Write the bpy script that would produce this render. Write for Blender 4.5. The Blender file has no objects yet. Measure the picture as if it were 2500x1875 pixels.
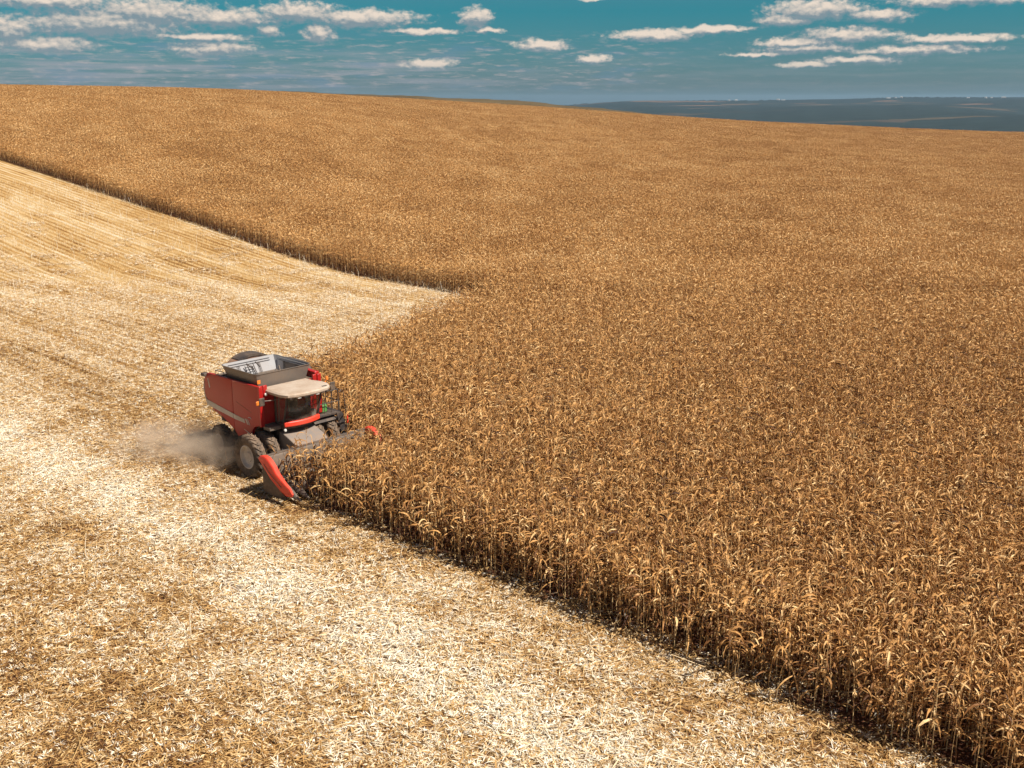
import bpy, bmesh, math, random
import numpy as np
from mathutils import Vector, Matrix, Euler

scene = bpy.context.scene
RAD = math.radians

# ---------------------------------------------------------------- camera
CAM_H, F_PX, HORIZON = 15.6, 1060.0, 284.0
PITCH = math.atan(HORIZON / F_PX)
cam_d = bpy.data.cameras.new('camera')
cam_d.sensor_width = 36.0
cam_d.lens = F_PX / 1024.0 * 36.0
cam_d.clip_start, cam_d.clip_end = 0.5, 60000.0
cam = bpy.data.objects.new('camera', cam_d)
scene.collection.objects.link(cam)
cam.location = (0, 0, CAM_H)
cam.rotation_euler = (math.pi / 2 - PITCH, 0, 0)
scene.camera = cam

# ---------------------------------------------------------------- exposure
scene.view_settings.view_transform = 'Standard'
scene.view_settings.look = 'None'
scene.view_settings.exposure = 0.63
scene.view_settings.gamma = 1.0
scene.render.engine = 'CYCLES'
cy = scene.cycles
cy.max_bounces, cy.diffuse_bounces, cy.glossy_bounces = 6, 3, 2
cy.transmission_bounces, cy.transparent_max_bounces, cy.volume_bounces = 3, 8, 1
cy.caustics_reflective = cy.caustics_refractive = False
cy.use_denoising = True

# ---------------------------------------------------------------- node helper
class N:
    """small wrapper to build node trees"""
    def __init__(self, tree): self.t = tree
    def new(self, typ, **kw):
        n = self.t.nodes.new(typ)
        for k, v in kw.items(): setattr(n, k, v)
        return n
    def put(self, sock, v):
        if isinstance(v, bpy.types.NodeSocket): self.t.links.new(v, sock)
        elif v is not None:
            try: sock.default_value = v
            except Exception:
                sock.default_value = tuple(v) + (1.0,)
    def math(self, op, a, b=None, c=None, clamp=False):
        n = self.new('ShaderNodeMath', operation=op); n.use_clamp = clamp
        for s, v in zip(n.inputs, (a, b, c)): self.put(s, v)
        return n.outputs[0]
    def vec(self, op, a, b=None, c=None, out=0):
        n = self.new('ShaderNodeVectorMath', operation=op)
        for s, v in zip(n.inputs, (a, b, c)): self.put(s, v)
        return n.outputs[out]
    def comb(self, x, y, z=0.0):
        n = self.new('ShaderNodeCombineXYZ')
        for s, v in zip(n.inputs, (x, y, z)): self.put(s, v)
        return n.outputs[0]
    def sep(self, v):
        n = self.new('ShaderNodeSeparateXYZ'); self.put(n.inputs[0], v); return n.outputs
    def noise(self, v, scale=1.0, detail=3.0, rough=0.5, out='Fac', dist=0.0):
        n = self.new('ShaderNodeTexNoise')
        if v is not None: self.put(n.inputs['Vector'], v)
        n.inputs['Scale'].default_value = scale; n.inputs['Detail'].default_value = detail
        n.inputs['Roughness'].default_value = rough; n.inputs['Distortion'].default_value = dist
        return n.outputs[out]
    def mix(self, f, a, b, mode='MIX'):
        n = self.new('ShaderNodeMix', data_type='RGBA', blend_type=mode)
        self.put(n.inputs[0], f); self.put(n.inputs[6], a); self.put(n.inputs[7], b)
        return n.outputs[2]
    def ramp(self, f, stops, interp='LINEAR'):
        n = self.new('ShaderNodeValToRGB'); self.put(n.inputs[0], f)
        cr = n.color_ramp; cr.interpolation = interp
        while len(cr.elements) < len(stops): cr.elements.new(0.5)
        for e, (p, c) in zip(cr.elements, stops):
            e.position = p; e.color = tuple(c) + (1.0,) if len(c) == 3 else c
        return n.outputs[0]
    def maprange(self, v, a, b, c=0.0, d=1.0, kind='SMOOTHSTEP'):
        n = self.new('ShaderNodeMapRange', interpolation_type=kind)
        for s, x in zip(n.inputs, (v, a, b, c, d)): self.put(s, x)
        return n.outputs[0]

# ---------------------------------------------------------------- sun and sky
SUN_EL, SUN_AZ = RAD(52), RAD(115)
to_sun = Vector((math.sin(SUN_AZ) * math.cos(SUN_EL), math.cos(SUN_AZ) * math.cos(SUN_EL), math.sin(SUN_EL)))
sun_d = bpy.data.lights.new('sun', 'SUN')
sun_d.energy, sun_d.angle, sun_d.color = 4.95, RAD(0.53), (1.0, 0.93, 0.82)
sun = bpy.data.objects.new('sun', sun_d)
scene.collection.objects.link(sun)
sun.rotation_euler = (-to_sun).to_track_quat('-Z', 'Y').to_euler()
sun.location = (60, -30, 120)

world = bpy.data.worlds.new('World'); scene.world = world
world.use_nodes = True
wt = world.node_tree; wt.nodes.clear(); w = N(wt)

# clouds: azimuth, elevation, half width, half height (degrees)
CLOUDS = [(-20.16, 3.57, 3.89, 0.61), (-17.78, 4.13, 3.07, 0.52), (-14.53, 3.9, 2.83, 0.42), (-10.9, 4.26, 1.77, 0.47), (-7.68, 3.99, 2.71, 0.4), (-22.54, 4.5, 2.83, 0.38), (-24.35, 3.22, 1.06, 0.61), (-22.83, 2.53, 2.24, 0.35), (-15.18, 2.49, 1.77, 0.4), (-15.7, 3.01, 2.24, 0.17), (-12.27, 3.36, 0.52, 0.31), (-9.85, 3.28, 0.71, 0.4), (-4.33, 1.8, 1.18, 0.26), (-1.85, 4.07, 0.76, 0.45), (-1.38, 3.44, 0.76, 0.14), (4.23, 2.01, 0.66, 0.21), (7.43, 3.19, 2.12, 0.24), (10.21, 3.43, 1.77, 0.19), (15.12, 4.27, 2.12, 0.47), (13.6, 3.8, 1.18, 0.28), (18.18, 3.99, 1.42, 0.28), (16.74, 3.1, 2.12, 0.31), (14.34, 2.77, 1.89, 0.21), (21.64, 2.82, 2.48, 0.19), (20.23, 2.34, 2.83, 0.21), (14.8, 2.47, 2.24, 0.21), (12.56, 2.21, 1.42, 0.12), (17.27, 1.9, 2.12, 0.17), (21.88, 4.6, 2.95, 0.28), (4.34, 5.0, 0.94, 0.12), (1.53, 2.72, 1.3, 0.26), (14.86, 1.7, 1.42, 0.14), (-4.89, 3.38, 1.89, 0.15)]
cg = bpy.data.node_groups.new('cloud_field', 'ShaderNodeTree')
cg.interface.new_socket('P', in_out='INPUT', socket_type='NodeSocketVector')
cg.interface.new_socket('F', in_out='OUTPUT', socket_type='NodeSocketFloat')
c = N(cg)
gi = c.new('NodeGroupInput'); go = c.new('NodeGroupOutput')
P = gi.outputs[0]
# noise lives in a space where clouds are about twice as wide as high
pn = c.vec('MULTIPLY', P, (0.80, 1.30, 1.0))
wcol = c.noise(pn, 1.3, 4, 0.55, out='Color')
wv = c.vec('SUBTRACT', wcol, (0.5, 0.5, 0.5))
Pw = c.vec('MULTIPLY_ADD', wv, (1.3, 0.55, 0.0), P)
acc = None
for a, e, ra, re in CLOUDS:
    q = c.vec('MULTIPLY_ADD', Pw, (1 / ra, 1 / re, 0), (-a / ra, -e / re, 0))
    L = c.vec('LENGTH', q, out=1)
    acc = L if acc is None else c.math('SMOOTH_MIN', acc, L, 0.25)
fb = c.noise(pn, 2.9, 7, 0.60)
F = c.math('SUBTRACT', 1.46, acc)
F = c.math('MULTIPLY_ADD', c.math('SUBTRACT', fb, 0.5), 1.75, F)
c.put(go.inputs[0], F)

tc = w.new('ShaderNodeTexCoord')
dx, dy, dz = w.sep(tc.outputs['Generated'])
az = w.math('MULTIPLY', w.math('ARCTAN2', dx, dy), 57.29578)
el = w.math('MULTIPLY', w.math('ARCSINE', dz), 57.29578)
p = w.comb(az, el)
sky = w.new('ShaderNodeTexSky', sky_type='NISHITA')
sky.sun_disc = False
sky.sun_elevation, sky.sun_rotation = SUN_EL, SUN_AZ
sky.air_density, sky.dust_density, sky.ozone_density = 1.0, 0.6, 2.0
# teal-graded low sky, horizon held down; unseen upper sky tinted to warm the shadows
tint = w.ramp(w.maprange(el, -1, 14, 0, 1, 'LINEAR'),
              [(0.0, (0.19, 0.275, 0.38)), (0.13, (0.16, 0.27, 0.37)), (0.25, (0.10, 0.275, 0.35)), (0.36, (0.055, 0.29, 0.345)), (1.0, (0.54, 0.42, 0.34))])
skyc = w.mix(1.0, sky.outputs[0], tint, 'MULTIPLY')
def cf(v):
    g = w.new('ShaderNodeGroup'); g.node_tree = cg
    w.put(g.inputs[0], v); return g.outputs[0]
F0 = cf(p)
F1 = cf(w.vec('ADD', p, (0.10, 0.17, 0.0)))
dens = w.maprange(F0, -0.02, 0.85)
F2 = cf(w.vec('ADD', p, (0.05, 0.42, 0.0)))
lit = w.math('MULTIPLY_ADD', w.math('SUBTRACT', F0, F1), 0.62, w.math('MULTIPLY_ADD', w.math('SUBTRACT', F0, F2), 0.46, 0.16), clamp=True)
thick = w.maprange(F0, 0.1, 1.0)
ccol = w.mix(lit, (1.55, 1.95, 2.2), (5.9, 4.9, 4.05))
dens = w.math('MULTIPLY', dens, 0.90)
dens = w.math('MULTIPLY', dens, w.maprange(el, 0.9, 2.2, 0.55, 1.0))
# thin bands near the horizon and bluish far cloud shadows
b1 = w.noise(w.vec('MULTIPLY', p, (0.62, 3.6, 1)), 1.5, 6, 0.62)
wgt = w.math('MULTIPLY', w.maprange(el, 0.15, 0.9), w.maprange(el, 2.6, 3.6, 1.0, 0.0))
wgt = w.math('MULTIPLY', wgt, w.maprange(az, 4.0, 11.0, 1.0, 0.15))
band = w.math('MULTIPLY', w.maprange(b1, 0.49, 0.72), wgt)
b2 = w.noise(w.vec('MULTIPLY', w.vec('ADD', p, (31.0, 7.0, 0)), (0.22, 1.5, 1)), 1.2, 4, 0.55)
dark = w.math('MULTIPLY', w.maprange(b2, 0.5, 0.68), wgt)
b3 = w.noise(w.vec('MULTIPLY', w.vec('ADD', p, (11.0, 3.0, 0)), (0.10, 2.1, 1)), 1.4, 5, 0.6)
veil = w.math('MULTIPLY', w.maprange(b3, 0.40, 0.66), w.math('MULTIPLY', w.maprange(el, 0.2, 0.8), w.maprange(el, 1.6, 3.0, 1.0, 0.0)))
veil = w.math('MULTIPLY', veil, w.maprange(az, -8.0, 6.0, 0.55, 0.12))
col = w.mix(veil, skyc, (2.5, 2.45, 2.75))
col = w.mix(w.math('MULTIPLY', dark, 0.34), col, (0.9, 1.65, 2.5))
col = w.mix(w.math('MULTIPLY', band, 0.5), col, (3.7, 3.05, 3.0))
col = w.mix(dens, col, ccol)
bg = w.new('ShaderNodeBackground'); w.put(bg.inputs[0], col); bg.inputs[1].default_value = 0.1
wo = w.new('ShaderNodeOutputWorld'); w.put(wo.inputs[0], bg.outputs[0])

# ---------------------------------------------------------------- field geometry
# row frame: s runs along the rows (away, to the left), n across them (into the crop)
ES = np.array([-0.7254, 0.6884]); EN = np.array([0.6884, 0.7254])
N0, NH, NF = 23.5, 28.0, 60.2       # standing edge, inner edge of the strip being cut, far standing edge
S_HEAD, S_BACK = 34.75, 45.0          # header front, end of the crop block behind the machine
def sn(x, y): return ES[0] * x + ES[1] * y, EN[0] * x + EN[1] * y
def xy(s, n): return s * ES[0] + n * EN[0], s * ES[1] + n * EN[1]
def cut_depth(x, y):
    """> 0 on harvested ground"""
    s, n = sn(x, y)
    wob = 0.12 * np.sin(s * 0.9) + 0.08 * np.sin(s * 2.3 + 1)
    d1 = N0 - 0.45 * smooth((s - 20) / 11) - n
    d2 = np.minimum(NH - n, s - S_HEAD)
    d3 = np.minimum(NF + wob - n, s - S_BACK - 0.44 * (n - NH) + 2 * wob)
    return np.maximum(d1, np.maximum(d2, d3))

def smooth(t): t = np.clip(t, 0, 1); return t * t * (3 - 2 * t)
QX = [-0.8, -0.467, -0.256, -0.15, 0.0, 0.093, 0.1865, 0.28, 0.373, 0.467, 0.8]
ZC = [20.9, 18.7, 17.3, 15.2, 11.4, 8.5, 5.3, 3.4, 1.5, 0.0, -3.0]
def terrain(x, y):
    x = np.asarray(x, float); y = np.asarray(y, float)
    q = np.clip(x / np.maximum(y, 60), -0.8, 0.8)
    zc = sum(np.interp(q + o, QX, ZC) for o in (-.06, -.03, 0, .03, .06)) / 5
    L = 100 + 110 * smooth((q + 0.28) / 0.3)
    S = (1 - np.exp(-(np.maximum(y - 95, 0) / L) ** 1.15)) / (1 - np.exp(-(355 / L) ** 1.15))
    z = zc * S
    z = z - 0.0006 * np.maximum(y - 450, 0) ** 2
    und = 0.22 * np.sin(x * 0.021 + 1) * np.sin(y * 0.027) * smooth((y - 120) / 80)
    return np.maximum(z + und, -60)

# ---------------------------------------------------------------- mesh helper
class MB:
    def __init__(self): self.v = []; self.f = []; self.tone = []
    def add(self, vs, fs, tone=0.5):
        o = len(self.v)
        self.v.extend([tuple(map(float, q)) for q in vs])
        self.f.extend([[i + o for i in f] for f in fs])
        self.tone.extend([tone] * len(vs))
        return self
    def box(self, lo, hi, M=None):
        x0, y0, z0 = lo; x1, y1, z1 = hi
        vs = [(x0, y0, z0), (x1, y0, z0), (x1, y1, z0), (x0, y1, z0), (x0, y0, z1), (x1, y0, z1), (x1, y1, z1), (x0, y1, z1)]
        if M is not None: vs = [M @ Vector(q) for q in vs]
        return self.add(vs, [(3, 2, 1, 0), (4, 5, 6, 7), (0, 1, 5, 4), (1, 2, 6, 5), (2, 3, 7, 6), (3, 0, 4, 7)])
    def tube(self, pts, r, n=8, cap=True, tone=0.5):
        pts = [Vector(q) for q in pts]; rs = r if isinstance(r, (list, tuple)) else [r] * len(pts)
        vs = []; fs = []
        for i, q in enumerate(pts):
            d = (pts[min(i + 1, len(pts) - 1)] - pts[max(i - 1, 0)]).normalized()
            up = Vector((0, 0, 1)) if abs(d.z) < 0.9 else Vector((1, 0, 0))
            a = d.cross(up).normalized(); b = d.cross(a)
            for k in range(n):
                t = 2 * math.pi * k / n
                vs.append(q + a * (math.cos(t) * rs[i]) + b * (math.sin(t) * rs[i]))
        for i in range(len(pts) - 1):
            for k in range(n):
                fs.append((i * n + k, i * n + (k + 1) % n, (i + 1) * n + (k + 1) % n, (i + 1) * n + k))
        if cap:
            fs.append(tuple(range(n))); fs.append(tuple(range((len(pts) - 1) * n, len(pts) * n))[::-1])
        return self.add(vs, fs, tone)
    def prism(self, poly, axis, a, b):
        """poly in the other two axes (kept in x,y,z order) extruded from a to b"""
        def mk(q, t):
            return {0: (t, q[0], q[1]), 1: (q[0], t, q[1]), 2: (q[0], q[1], t)}[axis]
        n = len(poly)
        vs = [mk(q, a) for q in poly] + [mk(q, b) for q in poly]
        fs = [tuple(range(n))[::-1], tuple(range(n, 2 * n))] + [(i, (i + 1) % n, n + (i + 1) % n, n + i) for i in range(n)]
        return self.add(vs, fs)
    def lathe(self, prof, n=32, axis=1, centre=(0, 0, 0), close=False):
        """prof: (radius, position along axis)"""
        vs = []; fs = []; m = len(prof); cx, cyy, cz = centre
        for k in range(n):
            t = 2 * math.pi * k / n
            for r, h in prof:
                a, b = r * math.cos(t), r * math.sin(t)
                vs.append({1: (cx + a, cyy + h, cz + b), 0: (cx + h, cyy + a, cz + b), 2: (cx + a, cyy + b, cz + h)}[axis])
        for k in range(n):
            k2 = (k + 1) % n
            for i in range(m if close else m - 1):
                j = (i + 1) % m
                fs.append((k * m + i, k * m + j, k2 * m + j, k2 * m + i))
        return self.add(vs, fs)
    def mesh(self, name, mat=None, smooth_angle=None):
        me = bpy.data.meshes.new(name)
        me.from_pydata(self.v, [], self.f)
        if smooth_angle is not None:
            bm = bmesh.new(); bm.from_mesh(me)
            bmesh.ops.recalc_face_normals(bm, faces=bm.faces[:]); bm.to_mesh(me); bm.free()
            me.polygons.foreach_set('use_smooth', [True] * len(me.polygons))
            me.set_sharp_from_angle(angle=RAD(smooth_angle))
        at = me.attributes.new('tone', 'FLOAT', 'POINT'); at.data.foreach_set('value', self.tone)
        if mat: me.materials.append(mat)
        me.update()
        return me
def link(name, me, parent=None, bevel=0.0):
    o = bpy.data.objects.new(name, me); scene.collection.objects.link(o)
    if parent: o.parent = parent
    if bevel:
        m = o.modifiers.new('bevel', 'BEVEL'); m.width = bevel; m.segments = 2; m.limit_method = 'ANGLE'; m.angle_limit = RAD(35)
    return o
def part(name, mb, mat, parent, bevel=0.0, smooth_angle=35, label=None):
    o = link(name, mb.mesh(name, mat, smooth_angle), parent, bevel)
    if label: o['label'] = label
    return o
def tag(o, label=None, cat=None, group=None, kind=None):
    for k, v in (('label', label), ('category', cat), ('group', group), ('kind', kind)):
        if v: o[k] = v
    return o

# ---------------------------------------------------------------- materials
def newmat(name):
    m = bpy.data.materials.new(name); m.use_nodes = True; m.node_tree.nodes.clear()
    n = N(m.node_tree); out = n.new('ShaderNodeOutputMaterial')
    return m, n, out
def principled(n, col, rough=0.6, metal=0.0, spec=0.4, bump=None, bstr=0.3, bdist=0.02, coat=0.0):
    b = n.new('ShaderNodeBsdfPrincipled')
    n.put(b.inputs['Base Color'], col); n.put(b.inputs['Roughness'], rough); n.put(b.inputs['Metallic'], metal)
    n.put(b.inputs['Specular IOR Level'], spec); n.put(b.inputs['Coat Weight'], coat)
    if bump is not None:
        k = n.new('ShaderNodeBump'); k.inputs['Strength'].default_value = bstr; k.inputs['Distance'].default_value = bdist
        n.put(k.inputs['Height'], bump); n.put(b.inputs['Normal'], k.outputs[0])
    return b
DUST = (0.30, 0.20, 0.13)
def paint(name, col, dust=0.3, rough=0.4, metal=0.0, low=None, spec=0.5, coat=0.0):
    """painted metal with a film of field dust; low=(z0,z1): more settled dust below"""
    m, n, out = newmat(name)
    tc = n.new('ShaderNodeTexCoord'); o = tc.outputs['Object']
    big = n.noise(o, 1.1, 4, 0.6); fine = n.noise(o, 9.0, 4, 0.65)
    fac = n.math('MULTIPLY', n.maprange(n.math('MULTIPLY_ADD', fine, 0.45, big), 0.5, 0.95), dust)
    if low:
        z = n.sep(o)[2]
        fac = n.math('MAXIMUM', fac, n.math('MULTIPLY', n.maprange(n.math('MULTIPLY_ADD', big, 0.5, z), low[1], low[0]), min(1.0, dust * 1.7)))
    c = n.mix(fac, col, DUST)
    rg = n.math('MULTIPLY_ADD', fac, 0.9 - rough, rough)
    b = principled(n, c, rg, metal, spec, bump=fine, bstr=0.06, bdist=0.01, coat=coat)
    n.put(out.inputs[0], b.outputs[0]); return m
RED = (0.38, 0.002, 0.004)
M = {}
M['red'] = paint('red_paint', RED, 0.10, 0.32, low=(1.3, 2.5))
M['red_clean'] = paint('red_header_paint', (0.74, 0.045, 0.020), 0.18, 0.42)
M['stripe'] = paint('pale_stripe', (0.62, 0.55, 0.47), 0.35, 0.6)
M['roof'] = paint('cab_roof_paint', (0.47, 0.385, 0.31), 0.7, 0.6)
M['steel'] = paint('dusty_steel', (0.135, 0.115, 0.10), 0.5, 0.5, metal=0.25)
M['tank'] = paint('tank_steel', (0.155, 0.135, 0.12), 0.35, 0.42, metal=0.3)
M['tank_in'] = paint('tank_inner_steel', (0.27, 0.27, 0.285), 0.2, 0.62, metal=0.0)
M['black'] = paint('black_metal', (0.022, 0.022, 0.026), 0.35, 0.5)
M['dark'] = paint('dark_chassis', (0.035, 0.028, 0.024), 0.6, 0.7)
M['tyre'] = paint('dusty_rubber', (0.030, 0.026, 0.023), 0.62, 0.9)
M['rim'] = paint('dusty_rim', (0.58, 0.54, 0.50), 0.5, 0.6)
M['feeder'] = paint('feeder_steel', (0.20, 0.175, 0.16), 0.7, 0.6)
M['rust'] = paint('dusty_cowl', (0.20, 0.075, 0.05), 0.75, 0.7)
M['orange'] = paint('orange_plastic', (0.75, 0.20, 0.02), 0.2, 0.4)
M['white'] = paint('white_plastic', (0.7, 0.7, 0.66), 0.3, 0.5)
M['blue'] = paint('blue_cloth', (0.03, 0.08, 0.30), 0.2, 0.8)
M['green'] = paint('green_plastic', (0.05, 0.22, 0.045), 0.35, 0.5)
M['seat'] = paint('seat_cloth', (0.12, 0.12, 0.115), 0.2, 0.9)
M['cabgrey'] = paint('cab_plastic', (0.26, 0.27, 0.24), 0.2, 0.7)
def glass():
    m, n, out = newmat('cab_glass')
    t = n.new('ShaderNodeBsdfTransparent'); n.put(t.inputs[0], (0.80, 0.84, 0.78))
    g = n.new('ShaderNodeBsdfGlossy'); n.put(g.inputs[0], (0.9, 0.9, 0.9)); g.inputs['Roughness'].default_value = 0.14
    d = n.new('ShaderNodeBsdfDiffuse'); n.put(d.inputs[0], (0.34, 0.27, 0.20))
    lw = n.new('ShaderNodeLayerWeight'); lw.inputs[0].default_value = 0.25
    tc = n.new('ShaderNodeTexCoord')
    dirt = n.math('MULTIPLY', n.maprange(n.noise(tc.outputs['Object'], 2.2, 5, 0.6), 0.30, 0.8), 0.40)
    a = n.new('ShaderNodeMixShader'); n.put(a.inputs[0], n.math('MULTIPLY_ADD', lw.outputs['Fresnel'], 0.6, 0.07)); n.put(a.inputs[1], t.outputs[0]); n.put(a.inputs[2], g.outputs[0])
    b = n.new('ShaderNodeMixShader'); n.put(b.inputs[0], dirt); n.put(b.inputs[1], a.outputs[0]); n.put(b.inputs[2], d.outputs[0])
    n.put(out.inputs[0], b.outputs[0]); return m
M['glass'] = glass()

def world_pos(n):
    return n.new('ShaderNodeNewGeometry').outputs['Position']
def sn_nodes(n):
    P = world_pos(n)
    s = n.vec('DOT_PRODUCT', P, (ES[0], ES[1], 0), out=1); nn = n.vec('DOT_PRODUCT', P, (EN[0], EN[1], 0), out=1)
    return P, s, nn
# residue: bleached husks lie in bands along the rows, tan leaf litter between them
rg = bpy.data.node_groups.new('residue_bands', 'ShaderNodeTree')
rg.interface.new_socket('White', in_out='OUTPUT', socket_type='NodeSocketFloat')
r = N(rg); rgo = r.new('NodeGroupOutput')
P, s_, n_ = sn_nodes(r)
bn = r.comb(r.math('MULTIPLY', n_, 0.30), r.math('MULTIPLY', s_, 0.035), 0.0)
v1 = r.noise(bn, 1.0, 4, 0.6)
fine_b = r.noise(r.comb(r.math('MULTIPLY', n_, 1.9), r.math('MULTIPLY', s_, 0.05), 3.0), 1.0, 3, 0.6)
v2 = r.noise(P, 0.42, 5, 0.64)
g1 = r.math('EXPONENT', r.math('MULTIPLY', r.math('POWER', r.math('DIVIDE', r.math('SUBTRACT', n_, 18.3), 2.3), 2.0), -1.0))
g2 = r.math('EXPONENT', r.math('MULTIPLY', r.math('POWER', r.math('DIVIDE', r.math('SUBTRACT', n_, 10.2), 2.4), 2.0), -1.0))
g3 = r.math('EXPONENT', r.math('MULTIPLY', r.math('POWER', r.math('DIVIDE', r.math('SUBTRACT', n_, 26.0), 3.2), 2.0), -1.0))
val = r.math('MULTIPLY_ADD', v1, 0.75, r.math('MULTIPLY', r.math('MULTIPLY_ADD', v2, 1.2, -0.53), r.maprange(r.vec('LENGTH', P, out=1), 42, 75, 1.0, 0.35)))
val = r.math('MULTIPLY_ADD', g1, 0.30, val)
val = r.math('MULTIPLY_ADD', g2, -0.18, val)
val = r.math('MULTIPLY_ADD', g3, -0.18, val)
far = r.maprange(r.vec('LENGTH', P, out=1), 42, 75)
val = r.math('ADD', val, r.math('MULTIPLY', r.math('SUBTRACT', fine_b, 0.5), r.math('MULTIPLY_ADD', far, 0.7, 0.15)))
rowl = r.math('MULTIPLY_ADD', r.math('SINE', r.math('MULTIPLY_ADD', r.noise(P, 0.06, 2), 7.0, r.math('MULTIPLY', n_, 10.0))), 0.5, 0.5)
brk = r.maprange(r.noise(r.comb(r.math('MULTIPLY', n_, 0.4), r.math('MULTIPLY', s_, 0.06), 9.0), 1.0, 3, 0.6), 0.36, 0.64, 0.13, 0.46)
val = r.math('SUBTRACT', val, r.math('MULTIPLY', r.math('MULTIPLY', far, rowl), brk))
val = r.math('MULTIPLY_ADD', far, 0.30, val)
r.put(rgo.inputs[0], val)
def residue(n):
    g = n.new('ShaderNodeGroup'); g.node_tree = rg; return g.outputs[0]

LITTER = [(0.0, (0.11, 0.048, 0.020)), (0.20, (0.30, 0.150, 0.045)), (0.42, (0.52, 0.305, 0.108)), (0.64, (0.67, 0.46, 0.215)), (0.84, (0.80, 0.66, 0.45)), (1.0, (0.88, 0.82, 0.69))]
def litter_mat():
    m, n, out = newmat('corn_litter')
    t = n.new('ShaderNodeAttribute', attribute_name='tone').outputs['Fac']
    oi = n.new('ShaderNodeObjectInfo').outputs['Random']
    wv = residue(n)
    f = n.math('MULTIPLY_ADD', t, 1.0, n.math('MULTIPLY_ADD', wv, 0.95, -0.41))
    f = n.math('MULTIPLY_ADD', oi, 0.08, f)
    col = n.ramp(f, LITTER)
    b = principled(n, col, 0.75, 0, 0.25)
    tr = n.new('ShaderNodeBsdfTranslucent'); n.put(tr.inputs[0], col)
    mx = n.new('ShaderNodeMixShader'); mx.inputs[0].default_value = 0.2
    n.put(mx.inputs[1], b.outputs[0]); n.put(mx.inputs[2], tr.outputs[0]); n.put(out.inputs[0], mx.outputs[0]); return m
M['litter'] = litter_mat()

def ground_mat():
    m, n, out = newmat('field_soil')
    P, s, nn = sn_nodes(n)
    # harvested mask, the same three strips as cut_depth()
    d1 = n.math('SUBTRACT', N0, nn)
    d2 = n.math('MINIMUM', n.math('SUBTRACT', NH, nn), n.math('SUBTRACT', s, S_HEAD))
    d3 = n.math('MINIMUM', n.math('SUBTRACT', NF, nn), n.math('SUBTRACT', s, n.math('MULTIPLY_ADD', n.math('SUBTRACT', nn, NH), 0.44, S_BACK)))
    d = n.math('MAXIMUM', d1, n.math('MAXIMUM', d2, d3))
    ed = n.noise(P, 0.9, 4, 0.6)
    cut = n.maprange(n.math('MULTIPLY_ADD', n.math('SUBTRACT', ed, 0.5), 1.4, d), -0.25, 0.35)
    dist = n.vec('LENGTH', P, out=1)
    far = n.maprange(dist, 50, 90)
    soil = n.mix(n.noise(P, 2.2, 5, 0.6), (0.060, 0.022, 0.012), (0.145, 0.062, 0.035))
    bits = n.noise(P, 7.0, 5, 0.75)
    streak = n.noise(n.comb(n.math('MULTIPLY', nn, 2.2), n.math('MULTIPLY', s, 0.12), 0), 1.0, 5, 0.7)
    rows = n.math('MULTIPLY_ADD', n.math('SINE', n.math('MULTIPLY_ADD', n.noise(P, 0.05, 2), 6.0, n.math('MULTIPLY', nn, 6.98))), 0.5, 0.5)
    wv = residue(n)
    f = n.math('MULTIPLY_ADD', wv, 0.85, n.math('MULTIPLY_ADD', bits, n.math('MULTIPLY_ADD', far, -0.4, 0.75), n.math('MULTIPLY_ADD', far, 0.2, -0.26)))
    f = n.math('MULTIPLY_ADD', n.math('SUBTRACT', streak, 0.5), n.math('MULTIPLY', far, 0.40), f)
    rowamp = 0.0
    f = n.math('SUBTRACT', f, n.math('MULTIPLY', rows, rowamp))
    straw = n.mix(1.0, n.ramp(f, LITTER), n.mix(far, (1, 1, 1), (0.70, 0.68, 0.66)), 'MULTIPLY')  # far straw darkened in colour, standing in for shade in unmodelled litter gaps
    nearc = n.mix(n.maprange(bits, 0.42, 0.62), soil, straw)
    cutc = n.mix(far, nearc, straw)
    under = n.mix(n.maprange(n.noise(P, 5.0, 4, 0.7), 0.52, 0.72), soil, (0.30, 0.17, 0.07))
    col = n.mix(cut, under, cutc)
    h = n.math('MULTIPLY_ADD', bits, 1.0, n.math('MULTIPLY', rows, n.math('MULTIPLY', far, -0.6)))
    b = principled(n, col, 0.95, 0, 0.1, bump=h, bstr=0.8, bdist=0.12)
    n.put(out.inputs[0], b.outputs[0]); return m
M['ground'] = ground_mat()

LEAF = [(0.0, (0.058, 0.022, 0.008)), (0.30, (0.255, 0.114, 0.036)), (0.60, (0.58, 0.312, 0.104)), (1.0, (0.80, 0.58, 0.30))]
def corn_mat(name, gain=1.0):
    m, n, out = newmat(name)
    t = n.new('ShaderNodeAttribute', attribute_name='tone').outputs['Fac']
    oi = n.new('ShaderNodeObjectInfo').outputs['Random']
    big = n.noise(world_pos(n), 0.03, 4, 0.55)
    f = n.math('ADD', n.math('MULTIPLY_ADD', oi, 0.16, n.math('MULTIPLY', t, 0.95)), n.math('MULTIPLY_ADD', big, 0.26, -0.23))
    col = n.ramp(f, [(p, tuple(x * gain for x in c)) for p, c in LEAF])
    b = principled(n, col, 0.6, 0, 0.3)
    tr = n.new('ShaderNodeBsdfTranslucent'); n.put(tr.inputs[0], col)
    mx = n.new('ShaderNodeMixShader'); mx.inputs[0].default_value = 0.13
    n.put(mx.inputs[1], b.outputs[0]); n.put(mx.inputs[2], tr.outputs[0]); n.put(out.inputs[0], mx.outputs[0]); return m
M['corn'] = corn_mat('dry_corn')

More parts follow.
